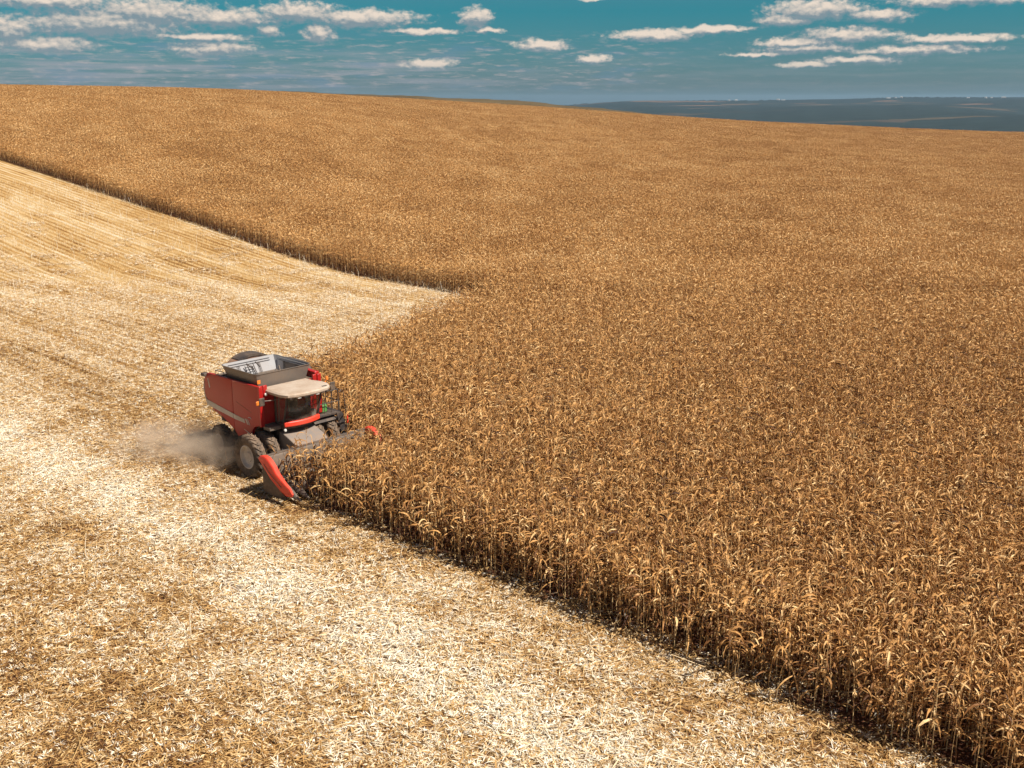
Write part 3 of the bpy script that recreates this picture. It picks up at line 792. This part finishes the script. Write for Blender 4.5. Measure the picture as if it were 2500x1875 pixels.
# grain tank: flared hopper with rim, ribs, ladder
RIM = [(-2.72, -1.47), (-0.02, -1.42), (-0.02, 1.42), (-2.72, 1.30)]
BAS = [(-2.35, -1.33), (-0.10, -1.33), (-0.10, 1.20), (-2.35, 1.20)]
def chamfer(poly, r):
    out = []
    n = len(poly)
    for i in range(n):
        a, b, c_ = (np.array(poly[i - 1]), np.array(poly[i]), np.array(poly[(i + 1) % n]))
        u = (a - b) / np.linalg.norm(a - b); v = (c_ - b) / np.linalg.norm(c_ - b)
        for t in (0, 0.5, 1):
            q = b + u * r * (1 - t) ** 2 + v * r * t ** 2
            out.append(tuple(q))
    return out
rim = chamfer(RIM, 0.22); bas = chamfer(BAS, 0.16); k = len(rim)
low = chamfer([(-1.9, -0.9), (-0.35, -0.9), (-0.35, 0.8), (-1.9, 0.8)], 0.1)
def shell(rings):
    m = MB(); vs = []; fs = []
    for ring, z in rings: vs += [(x, y, z) for x, y in ring]
    for j in range(len(rings) - 1):
        for i in range(k): fs.append((j * k + i, j * k + (i + 1) % k, (j + 1) * k + (i + 1) % k, (j + 1) * k + i))
    return m.add(vs, fs)
def inset(ring, t):
    c_ = np.mean(np.array(ring), 0); return [tuple(c_ + (np.array(q) - c_) * (1 - t)) for q in ring]
tank = P_('grain_tank', shell([(bas, 3.74), (rim, 4.38), (inset(rim, -0.02), 4.385), (inset(rim, -0.02), 4.41), (inset(rim, 0.01), 4.41)]), 'tank', ang=50)
P_('tank_lining', shell([(inset(rim, 0.01), 4.409), (inset(bas, 0.015), 3.76), (low, 3.30), (inset(low, 0.9), 3.28)]), 'tank_in', tank, ang=25)
def wall_pt(u, v, side='rear', off=0.02):
    """u along the wall 0..1, v down 0..1 on the inner face"""
    if side == 'rear':
        a = np.array([RIM[0][0] + 0.06, -1.30, 4.39]); b = np.array([RIM[3][0] + 0.06, 1.15, 4.39]); c_ = np.array([BAS[0][0] + 0.06, -1.2, 3.76]); d = np.array([BAS[3][0] + 0.06, 1.08, 3.76]); o = np.array([off, 0, 0.6 * off])
    else:
        a = np.array([-2.5, RIM[3][1] - 0.0, 4.39]); b = np.array([-0.2, RIM[2][1] - 0.06, 4.39]); c_ = np.array([-2.2, BAS[3][1] - 0.03, 3.76]); d = np.array([-0.25, BAS[2][1] - 0.03, 3.76]); o = np.array([0, -off, 0.3 * off])
    return (a * (1 - u) + b * u) * (1 - v) + (c_ * (1 - u) + d * u) * v + o
for side in ('rear', 'left'):
    h = MB()
    for v in (0.10, 0.24): h.tube([wall_pt(0.06, v, side), wall_pt(0.94, v, side)], 0.016, 6)
    P_('stiffener', h, 'tank_in', tank)
    for u in (0.24, 0.68):
        rb = MB()
        for du in (-0.018, 0.018): rb.tube([wall_pt(u + du, 0.26, side), wall_pt(u + du, 1.0, side)], 0.012, 5)
        P_('stiffener', rb, 'black', tank)
lad = MB()
for u in (0.40, 0.53): lad.tube([wall_pt(u, 0.28, off=0.10), wall_pt(u, 1.25, off=0.16)], 0.022, 6)
for v in np.linspace(0.35, 1.15, 6): lad.tube([wall_pt(0.40, v, off=0.13), wall_pt(0.53, v, off=0.13)], 0.016, 6)
lad.tube([wall_pt(0.37, 0.3, off=0.2), wall_pt(0.43, 0.75, off=0.3)], 0.03, 5); lad.tube([wall_pt(0.56, 0.3, off=0.2), wall_pt(0.59, 0.7, off=0.3)], 0.03, 5)
P_('tank_ladder', lad, 'black', tank)
au = MB(); au.tube([(-0.9, 0.55, 3.4), (-1.9, 1.0, 4.05)], 0.035, 6); au.tube([(-1.4, 0.3, 3.5), (-1.75, 0.72, 3.98)], 0.03, 6)
P_('tank_auger', au, 'steel', tank)
# rear screen cowl and stowed unloading auger
cw = MB(); arc = [(0.62 + 1.02 * math.cos(a), 3.86 + 0.55 * math.sin(a)) for a in np.linspace(math.pi, 0, 16)]
cw.prism(arc, 0, -4.05, -3.35); cowl = P_('screen_cowl', cw, 'rust', bevel=0.03)
cr = MB(); a1 = [(0.62 + 1.05 * math.cos(a), 3.86 + 0.58 * math.sin(a)) for a in np.linspace(2.35, 0.75, 14)]; a2 = [(0.62 + 0.96 * math.cos(a), 3.86 + 0.47 * math.sin(a)) for a in np.linspace(0.75, 2.35, 14)]
cr.prism(a1 + a2, 0, -4.0, -3.31); P_('cowl_band', cr, 'black', cowl)
ha = MB(); ha.tube([(-3.30, -0.35, 3.86), (-3.30, -0.33, 4.06), (-3.30, -0.1, 4.14), (-3.30, 0.12, 4.10), (-3.30, 0.14, 3.9)], 0.022, 6); P_('grab_handle', ha, 'black', cowl)
ua = MB(); ua.tube([(-0.5, 1.74, 3.75), (-0.8, 1.76, 4.00), (-1.2, 1.78, 4.14), (-2.2, 1.82, 4.12), (-4.6, 1.9, 3.78)], [0.16, 0.16, 0.15, 0.15, 0.14], 14); P_('unloading_auger', ua, 'black')

# wheels
def wheel(name, cx, cy_, R, w, rr, yaw=0.0, lugs=22, outward=-1):
    root = bpy.data.objects.new(name, None); scene.collection.objects.link(root); root.parent = combine
    root.location = (cx, cy_, R - 0.03); root.rotation_euler = (0, RAD(7 * lugs), yaw); root.empty_display_size = 0.2
    t = MB(); h = w / 2
    t.lathe([(rr, -h * 0.72), (rr + 0.05, -h * 0.86), (rr + (R - rr) * 0.5, -h * 1.06), (R - 0.10, -h * 0.98), (R - 0.052, -h * 0.78), (R - 0.04, 0), (R - 0.052, h * 0.78), (R - 0.10, h * 0.98), (rr + (R - rr) * 0.5, h * 1.06), (rr + 0.05, h * 0.86), (rr, h * 0.72)], 44)
    for i in range(lugs):
        for s in (-1, 1):
            a0 = 2 * math.pi * (i + (0.5 if s > 0 else 0)) / lugs
            pts = []
            for f, da in ((-0.06, 0.0), (0.45, 0.10), (0.80, 0.20), (1.0, 0.26)):
                pts.append((s * h * f, a0 + da, R - (0.0 if f < 0.9 else 0.075)))
            vs = []
            for yv, an, rad_ in pts:
                for q, (wd, rr_) in enumerate(((0.040, rad_ - 0.075), (0.026, rad_), (-0.026, rad_), (-0.040, rad_ - 0.075))):
                    aa = an + wd / R
                    vs.append((rr_ * math.cos(aa), yv, rr_ * math.sin(aa)))
            fs = []
            for j in range(3):
                for q in range(3): fs.append((j * 4 + q, j * 4 + q + 1, (j + 1) * 4 + q + 1, (j + 1) * 4 + q))
            fs += [(0, 1, 2, 3), (15, 14, 13, 12)]
            t.add(vs, fs)
    P_('tyre', t, 'tyre', root, ang=40)
    o = outward
    r = MB(); r.lathe([(rr + 0.015, o * h * 0.80), (rr - 0.03, o * h * 0.83), (rr - 0.055, o * h * 0.60), (rr - 0.10, o * h * 0.25), (rr * 0.55, o * h * 0.12), (rr * 0.42, o * h * 0.16), (rr * 0.34, o * h * 0.38), (0.0, o * h * 0.40)], 36)
    r.lathe([(rr + 0.01, -o * h * 0.75), (rr - 0.05, -o * h * 0.6), (rr - 0.08, o * h * 0.1)], 36)
    for j in range(10):
        a = 2 * math.pi * j / 10; cx_, cz_ = rr * 0.44 * math.cos(a), rr * 0.44 * math.sin(a)
        r.lathe([(0.0, 0.03 * o), (0.022, 0.03 * o), (0.022, 0.0)], 6, centre=(cx_, o * h * 0.14, cz_))
    P_('rim', r, 'rim', root)
for sg in (-1, 1):
    wheel('front_wheel', 0, sg * 1.95, 0.97, 0.46, 0.50, outward=sg)
    wheel('front_wheel', 0, sg * 1.23, 0.97, 0.46, 0.50, outward=sg, lugs=23)
    wheel('rear_wheel', -3.08, sg * 1.38, 0.80, 0.44, 0.38, yaw=RAD(-6), lugs=20, outward=sg)

# cab
CW = 0.88; CY = 0.08
def bow(x0, dx, n=9): return [(x0 + dx * (1 - (2 * i / (n - 1) - 1) ** 2), CY - CW + 2 * CW * i / (n - 1)) for i in range(n)]
b0, b1 = bow(0.92, 0.22), bow(1.30, 0.24)
cab = P_('cab', MB().prism([(0.30, CY - CW)] + bow(0.90, 0.20) + [(0.30, CY + CW)], 2, 2.06, 2.28), 'dark', bevel=0.02)
ws = MB(); k9 = len(b0)
ws.add([(x, y, 2.36) for x, y in b0] + [(x, y, 3.62) for x, y in b1], [(i, i + 1, k9 + i + 1, k9 + i) for i in range(k9 - 1)])
P_('windscreen', ws, 'glass', cab, ang=60)
for sg in (-1, 1):
    y = CY + sg * CW
    gl = MB(); gl.add([(0.34, y, 2.30), (0.92, y, 2.36), (1.30, y, 3.62), (0.34, y, 3.62)], [(0, 1, 2, 3)]); P_('side_window', gl, 'glass', cab)
    pl = MB(); pl.tube([(0.90, y, 2.26), (0.93, y, 2.4), (1.29, y, 3.66)], 0.045, 8); P_('pillar', pl, 'black', cab)
    pl = MB(); pl.box((0.31, y - 0.035, 2.28), (0.40, y + 0.035, 3.66)); P_('pillar', pl, 'black', cab, 0.01)
    df = MB(); df.tube([(0.58, y + sg * 0.01, 2.32), (0.66, y + sg * 0.012, 3.6)], 0.018, 6); P_('door_frame', df, 'steel', cab)
    # mirrors
    ym = CY + sg * 1.82
    mr = MB(); mr.tube([(1.05, y, 3.50), (0.95, CY + sg * 1.35, 3.46), (0.82, ym - sg * 0.12, 3.47)], 0.018, 6); arm = P_('mirror_arm', mr, 'steel', cab)
    hd = MB(); hd.box((0.76, ym - 0.13, 3.26), (0.83, ym + 0.13, 3.62)); P_('mirror', hd, 'dark', cab, 0.03)
rf = [(0.02, -1.24), (0.9, -1.30), (1.45, -1.28), (1.80, -1.12), (1.98, -0.75), (2.03, -0.2), (2.02, 0.35), (1.93, 0.80), (1.74, 1.06), (1.42, 1.22), (1.05, 1.24), (0.72, 1.14), (0.50, 1.06), (0.02, 1.04)]
roof = MB(); nrf = len(rf); cc = np.mean(np.array(rf), 0)
rin = inset(rf, 0.06)
vs = [(x, y, 3.66) for x, y in inset(rf, 0.03)] + [(x, y, 3.70) for x, y in rf] + [(x, y, 3.78 + 0.0 * x) for x, y in rf] + [(x, y, 3.835) for x, y in rin] + [(x, y, 3.86) for x, y in inset(rf, 0.35)]
roof.add(vs, [tuple(range(nrf))[::-1]] + [(j * nrf + i, j * nrf + (i + 1) % nrf, (j + 1) * nrf + (i + 1) % nrf, (j + 1) * nrf + i) for j in range(4) for i in range(nrf)] + [tuple(range(4 * nrf, 5 * nrf))])
rfo = P_('cab_roof', roof, 'roof', cab, ang=28)
hl = MB(); hl.box((1.72, 0.62, 3.838), (1.84, 0.86, 3.856)); P_('roof_hatch', hl, 'steel', cab)
for i, y in enumerate((-0.95, -0.64, -0.34, -0.04, 0.26, 0.56, 0.84)):
    x = float(np.interp(y, [-1.12, -0.75, -0.2, 0.35, 0.85, 1.2], [1.76, 1.94, 1.99, 1.98, 1.90, 1.70]))
    l = MB(); l.box((x - 0.12, y - 0.085, 3.60), (x + 0.0, y + 0.085, 3.675)); P_('work_light', l, 'white' if i % 3 == 1 else 'black', cab, 0.015)
bc = MB(); bc.tube([(1.22, 1.19, 3.80), (1.22, 1.30, 3.92)], 0.03, 8); bc.lathe([(0.0, 0.16), (0.05, 0.15), (0.07, 0.10), (0.07, 0.0), (0.0, 0.0)], 14, 2, (1.22, 1.30, 3.92)); P_('beacon', bc, 'orange', cab)
# red front bumper under the windscreen
bp = MB(); o_ = [(x + 0.10, CY + (y - CY) * 1.06) for x, y in b0]; i_ = [(x - 0.02, y) for x, y in b0]
bp.prism(o_ + i_[::-1], 2, 2.17, 2.40); P_('cab_bumper', bp, 'red_clean', bevel=0.04)
# cab interior
st_ = MB(); st_.box((0.42, -0.22, 2.45), (0.86, 0.30, 2.60)); st_.box((0.36, -0.20, 2.60), (0.47, 0.28, 3.30)); st_.box((0.50, 0.01 - 0.12, 2.28), (0.74, 0.01 + 0.16, 2.45)); P_('seat', st_, 'seat', cab, 0.04)
sw = MB(); sw.tube([(1.12, 0.05, 2.29), (1.0, 0.05, 2.92)], 0.04, 8); rg_ = [(1.0 + 0.09 * math.cos(a), 0.05 + 0.19 * math.sin(a), 2.93 + 0.10 * math.cos(a)) for a in np.linspace(0, 2 * math.pi, 17)]; sw.tube(rg_, 0.018, 6, False); P_('steering_wheel', sw, 'black', cab)
cn = MB(); cn.box((0.50, 0.42, 2.29), (0.95, 0.62, 2.75)); cn.tube([(0.80, 0.52, 2.75), (0.84, 0.5, 3.25)], 0.04, 8); cn.box((0.82, 0.42, 3.05), (0.88, 0.62, 3.25)); P_('console', cn, 'cabgrey', cab, 0.02)
bx_ = MB(); bx_.box((0.62, 0.66, 2.29), (0.90, 0.92, 2.62)); P_('cool_box', bx_, 'white', cab, 0.03)
bl = MB(); bl.box((0.55, 0.56, 2.78), (0.74, 0.76, 2.90)); P_('cloth', bl, 'blue', cab, 0.03)
hl = MB(); hl.lathe([(0.0, 0.05), (0.05, 0.04), (0.07, 0.0), (0.05, -0.06), (0.0, -0.07)], 12, 0, (1.0, -0.80, 2.04)); P_('headlight', hl, 'white')
hl = MB(); hl.lathe([(0.0, 0.05), (0.05, 0.04), (0.07, 0.0), (0.05, -0.06), (0.0, -0.07)], 12, 0, (0.46, -1.30, 3.62)); P_('headlight', hl, 'white')
tl = MB(); tl.box((0.42, -1.80, 3.22), (0.48, -1.66, 3.40)); P_('indicator', tl, 'orange', bevel=0.02)
rl = MB(); rl.box((0.0, -1.40, 4.0), (0.02, -1.24, 4.16)); P_('reflector', rl, 'orange', bevel=0.005)

# platform, handrails and ladder on its left side
pf = MB(); pf.box((-0.45, 1.0, 2.09), (0.50, 2.42, 2.15)); pf.prism([(0.5, 2.09), (0.5, 2.15), (0.62, 2.15), (0.62, 2.05)], 1, 1.0, 2.40)
plat = P_('platform', pf, 'black', bevel=0.01)
fd = MB(); fd.prism([(x, z) for x, z in [(-0.9, 1.7)] + [(1.02 * math.cos(a), 0.98 + 1.08 * math.sin(a)) for a in np.linspace(2.4, 0.9, 10)]], 1, 1.0, 2.15); P_('mudguard', fd, 'black')
hr = MB()
for y in (1.25, 1.62, 2.0, 2.38):
    hr.tube([(0.52, y, 2.12), (0.53, y, 3.15)], 0.019, 6)
for z in (2.62, 3.15): hr.tube([(0.53, 1.25, z), (0.53, 2.38, z), (0.1, 2.40, z), (-0.42, 2.40, z)], 0.019, 6)
for x in (-0.42, 0.05): hr.tube([(x, 2.40, 2.12), (x, 2.40, 3.15)], 0.019, 6)
P_('handrail', hr, 'black', plat)
for x in (0.58, 0.14):
    h2 = MB(); h2.tube([(x, 2.42, 3.0), (x, 2.56, 3.12), (x, 2.66, 2.9), (x, 2.72, 2.1), (x, 2.84, 1.35)], 0.02, 6); P_('handrail', h2, 'black', plat)
ld = MB()
for sx in (-0.02, 0.64): ld.prism([(2.16, 2.12), (2.46, 2.12), (2.80, 0.75), (2.50, 0.75)], 0, sx, sx + 0.03)
for i in range(5):
    z = 1.98 - 0.29 * i; y = 2.36 + 0.085 * i
    ld.box((0.01, y - 0.14, z), (0.66, y + 0.20, z + 0.04)); ld.box((0.60, y - 0.14, z - 0.17), (0.64, y + 0.20, z))
P_('ladder', ld, 'black', plat, 0.006)
rf_ = MB(); rf_.box((0.63, 2.74, 1.5), (0.65, 2.82, 1.95)); P_('reflector', rf_, 'red_clean', plat)

# feeder house
fh = MB(); fh.prism([(0.35, 1.10), (0.55, 1.90), (1.0, 1.80), (2.32, 1.32), (2.32, 0.45), (1.9, 0.40)], 1, -0.80, 0.88); P_('feeder_house', fh, 'feeder', bevel=0.03)
fb_ = MB(); fb_.box((1.55, -0.98, 1.15), (1.95, -0.82, 1.45)); fb_.tube([(0.9, -0.95, 1.2), (1.9, -0.95, 0.7)], 0.05, 8); fb_.tube([(0.9, 1.02, 1.2), (1.9, 1.02, 0.7)], 0.05, 8); P_('lift_cylinder', fb_, 'black')

# corn header
YH = 2.70; YO = -0.22      # half width, sideways offset of the header
hd = MB(); hd.prism([(2.34, 0.42), (2.30, 1.64), (2.42, 1.67), (2.46, 1.58), (2.48, 0.66), (2.75, 0.42), (3.05, 0.40), (3.05, 0.34), (2.4, 0.34)], 1, -YH + 0.06, YH - 0.06)
header = P_('corn_header', hd, 'steel', bevel=0.008); header.location = (0, YO, 0)
tb = MB(); tb.prism([(2.24, 1.56), (2.24, 1.70), (2.42, 1.72), (2.42, 1.675), (2.298, 1.645), (2.298, 1.56)], 1, -YH + 0.08, YH - 0.08); P_('top_beam', tb, 'steel', header)
ax = MB(); ax.lathe([(0.13, -YH + 0.12), (0.13, YH - 0.12)], 14, 1, (2.80, 0, 0.72))
for sgn in (-1, 1):
    vs = []; fs = []
    for i in range(121):
        t = i / 120; a = sgn * t * 2 * math.pi * 5; y = sgn * (YH - 0.15) * (1 - t) + sgn * 0.5 * t
        for rr in (0.13, 0.27): vs.append((2.80 + rr * math.cos(a), y, 0.72 + rr * math.sin(a)))
    for i in range(120): fs.append((2 * i, 2 * i + 1, 2 * i + 3, 2 * i + 2))
    ax.add(vs, fs)
P_('cross_auger', ax, 'steel', header)
def snout(y, mat):
    s = MB(); prof = [(2.95, 0.17, 0.62), (3.3, 0.20, 0.72), (3.7, 0.15, 0.58), (4.05, 0.09, 0.40), (4.35, 0.02, 0.24)]
    vs = []; fs = []
    for x, hw, zt in prof:
        for a in np.linspace(0, math.pi, 7): vs.append((x, y + hw * math.cos(a), zt - 0.30 * (hw / 0.2) + 0.30 * (hw / 0.2) * math.sin(a)))
    for j in range(4):
        for i in range(6): fs.append((j * 7 + i, j * 7 + i + 1, (j + 1) * 7 + i + 1, (j + 1) * 7 + i))
    fs += [tuple(range(7)), tuple(range(28, 35))[::-1]]
    s.add(vs, fs); P_('snout', s, mat, header, ang=50)
for i in range(1, 13): snout(-YH + i * 2 * YH / 13, 'steel')
DIV = [(2.26, 1.66), (2.42, 1.80), (2.62, 1.84), (2.86, 1.80), (3.06, 1.68), (3.28, 1.50), (3.46, 1.28), (3.70, 1.12), (3.98, 0.96), (4.26, 0.82), (4.42, 0.62), (4.36, 0.50), (4.05, 0.46), (3.70, 0.58), (3.34, 0.80), (3.02, 0.98), (2.78, 1.20), (2.46, 1.46)]
for sg in (-1, 1):
    n = len(DIV); c_ = np.array([3.3, 1.05]); vs = []
    for dy, sh in ((0.06, 0.0), (0.10, 0.0), (0.0, 0.0), (-0.10, -0.02), (-0.16, -0.10)):
        pass
    d = MB()
    rings = [(-0.16, 0.10), (-0.11, 0.02), (0.08, 0.0), (0.12, 0.04), (0.13, 0.22)]
    for dy, sh in rings:
        for i, (x, z) in enumerate(DIV):
            a = np.array(DIV[i - 1]); b = np.array(DIV[(i + 1) % n]); t = (b - a) / np.linalg.norm(b - a); nr = np.array([t[1], -t[0]])
            q = np.array([x, z]) + nr * min(sh, 0.10)
            taper = 1.0 - 0.55 * max(0, (x - 3.4)) / 1.0
            vs.append((q[0], sg * (YH + dy * taper), q[1]))
    fs = [tuple(range(n)), tuple(range(4 * n, 5 * n))] + [(j * n + i, j * n + (i + 1) % n, (j + 1) * n + (i + 1) % n, (j + 1) * n + i) for j in range(4) for i in range(n)]
    d.add(vs, fs)
    P_('end_divider', d, 'red_clean', header, ang=50)
    sd = MB(); sd.prism([(2.40, 1.50), (2.75, 1.22), (3.02, 1.02), (3.3, 0.86), (3.7, 0.50), (4.0, 0.36), (3.9, 0.22), (2.4, 0.22)], 1, sg * (YH - 0.06), sg * (YH + 0.02)); P_('end_sheet', sd, 'dark', header)
    rd = MB(); rd.tube([(2.7, sg * (YH + 0.14), 1.52), (3.0, sg * (YH + 0.15), 1.28), (3.5, sg * (YH + 0.13), 0.96), (3.8, sg * (YH + 0.10), 0.78)], 0.012, 6); P_('guard_rod', rd, 'steel', header)

# grain lying in the tank
gr = MB(); rs = random.Random(4); kk = 18; vs = []; fs = []
for i in range(kk):
    for j in range(kk):
        x = -1.85 + 1.48 * i / (kk - 1); y = -0.85 + 1.60 * j / (kk - 1)
        vs.append((x, y, 3.40 + 0.42 * math.exp(-((x + 1.1) ** 2 + (y - 0.35) ** 2) / 0.5) + rs.uniform(-0.02, 0.02)))
for i in range(kk - 1):
    for j in range(kk - 1): fs.append((i * kk + j, (i + 1) * kk + j, (i + 1) * kk + j + 1, i * kk + j + 1))
gr.add(vs, fs)
m_, n, out = newmat('corn_grain'); tc = n.new('ShaderNodeTexCoord'); b = principled(n, n.mix(n.noise(tc.outputs['Object'], 28, 2), (0.45, 0.20, 0.03), (0.75, 0.45, 0.12)), 0.5, bump=n.noise(tc.outputs['Object'], 40, 2), bstr=0.8); n.put(out.inputs[0], b.outputs[0])
grain = link('grain', gr.mesh('grain', m_, 180)); grain.matrix_world = combine.matrix_basis
tag(grain, 'heap of yellow corn kernels inside the open tank of the harvester', 'grain', kind='stuff')
# green container on the platform
jc = MB(); jc.lathe([(0.0, 0.0), (0.24, 0.0), (0.27, 0.04), (0.27, 0.30), (0.24, 0.36), (0.0, 0.38)], 20, 2, (0, 0, 0))
con = link('container', jc.mesh('container', M['green'], 35)); con.matrix_world = combine.matrix_basis @ Matrix.Translation((0.12, 1.72, 2.155))
tag(con, 'green tub standing on the side platform behind black handrails', 'container')
hb = MB(); hb.tube([(0, -0.26, 0.3), (0, -0.2, 0.46), (0, 0, 0.5), (0, 0.2, 0.46), (0, 0.26, 0.3)], 0.012, 6); link('handle', hb.mesh('handle', M['steel'], 40), con)

# ---------------------------------------------------------------- dust kicked up behind the machine
def dust_mat():
    m, n, out = newmat('dust_cloud')
    tc = n.new('ShaderNodeTexCoord'); o = tc.outputs['Object']
    L = n.vec('LENGTH', o, out=1)
    ns = n.noise(n.vec('MULTIPLY', o, (2.6, 1.7, 1.1)), 2.0, 6, 0.65)
    z = n.sep(o)[2]
    d = n.math('SUBTRACT', n.math('MULTIPLY_ADD', n.math('SUBTRACT', ns, 0.5), 3.4, 0.62), n.math('POWER', L, 2.0))
    d = n.math('MULTIPLY', n.math('MAXIMUM', d, 0.0), 0.9)
    v = n.new('ShaderNodeVolumePrincipled'); n.put(v.inputs['Color'], (0.95, 0.79, 0.63)); n.put(v.inputs['Density'], d); v.inputs['Anisotropy'].default_value = 0.1
    n.put(out.inputs['Volume'], v.outputs[0]); return m
bm = bmesh.new(); bmesh.ops.create_icosphere(bm, subdivisions=4, radius=1.0)
me = bpy.data.meshes.new('dust'); bm.to_mesh(me); bm.free(); me.materials.append(dust_mat())
dust = link('dust', me)
dust.matrix_world = combine.matrix_basis @ Matrix.LocRotScale(Vector((-3.9, -2.4, 0.7)), Euler((0, 0, RAD(24))), Vector((5.2, 2.6, 1.35)))
tag(dust, 'brown dust drifting behind the wheels of the harvester', 'dust', kind='stuff')

# ---------------------------------------------------------------- pale buildings on the far ridge
bw = MB(); bw.prism([(-9, 0), (9, 0), (9, 11), (0, 15), (-9, 11)], 0, -1, 1)
rf2 = MB(); rf2.add([(-1.02, -9.6, 10.9), (1.02, -9.6, 10.9), (1.02, 0, 15.3), (-1.02, 0, 15.3), (-1.02, 9.6, 10.9), (1.02, 9.6, 10.9)], [(0, 1, 2, 3), (3, 2, 5, 4)])
M['limewash'] = paint('limewash', (0.42, 0.41, 0.40), 0.1, 0.8)
M['sheet_roof'] = paint('sheet_roof', (0.36, 0.35, 0.34), 0.1, 0.6)
mw, mr = bw.mesh('wall', M['limewash'], 30), rf2.mesh('roof', M['sheet_roof'], 30)
rs = np.random.RandomState(11)
hl_me = bpy.data.objects['hills'].data
hv = np.array([v.co[:] for v in hl_me.vertices])
for a in (11.2, 11.5, 13.6, 13.85, 18.9, 19.3, 19.5, 22.6, 23.3, 23.6, 24.1):
    A = RAD(a); D = 6700.0
    x, y = math.sin(A) * D, math.cos(A) * D
    k = np.argmin((hv[:, 0] - x) ** 2 + (hv[:, 1] - y) ** 2)
    b = bpy.data.objects.new('farm_building', None); scene.collection.objects.link(b)
    b.location = (hv[k, 0], hv[k, 1], hv[k, 2] - 3.0); b.rotation_euler = (0, 0, -A + rs.uniform(-.3, .3)); b.scale = (rs.uniform(5, 13), 0.8, rs.uniform(0.5, 0.85))
    tag(b, 'tiny white building on the hazy ridge under the sky', 'building', 'white buildings on the far ridge')
    link('wall', mw, b); link('roof', mr, b)

# ---------------------------------------------------------------- air
m, n, out = newmat('pale_air')
v = n.new('ShaderNodeVolumePrincipled'); n.put(v.inputs['Color'], (0.46, 0.72, 1.0)); v.inputs['Density'].default_value = 4.0e-5; v.inputs['Anisotropy'].default_value = 0.2
n.put(out.inputs['Volume'], v.outputs[0])
hz = MB(); hz.box((-14500, -3600, -63), (14500, 14900, 75))
haze = link('haze', hz.mesh('haze', m)); tag(haze, 'thin pale air over the distant valley', 'haze', kind='stuff')
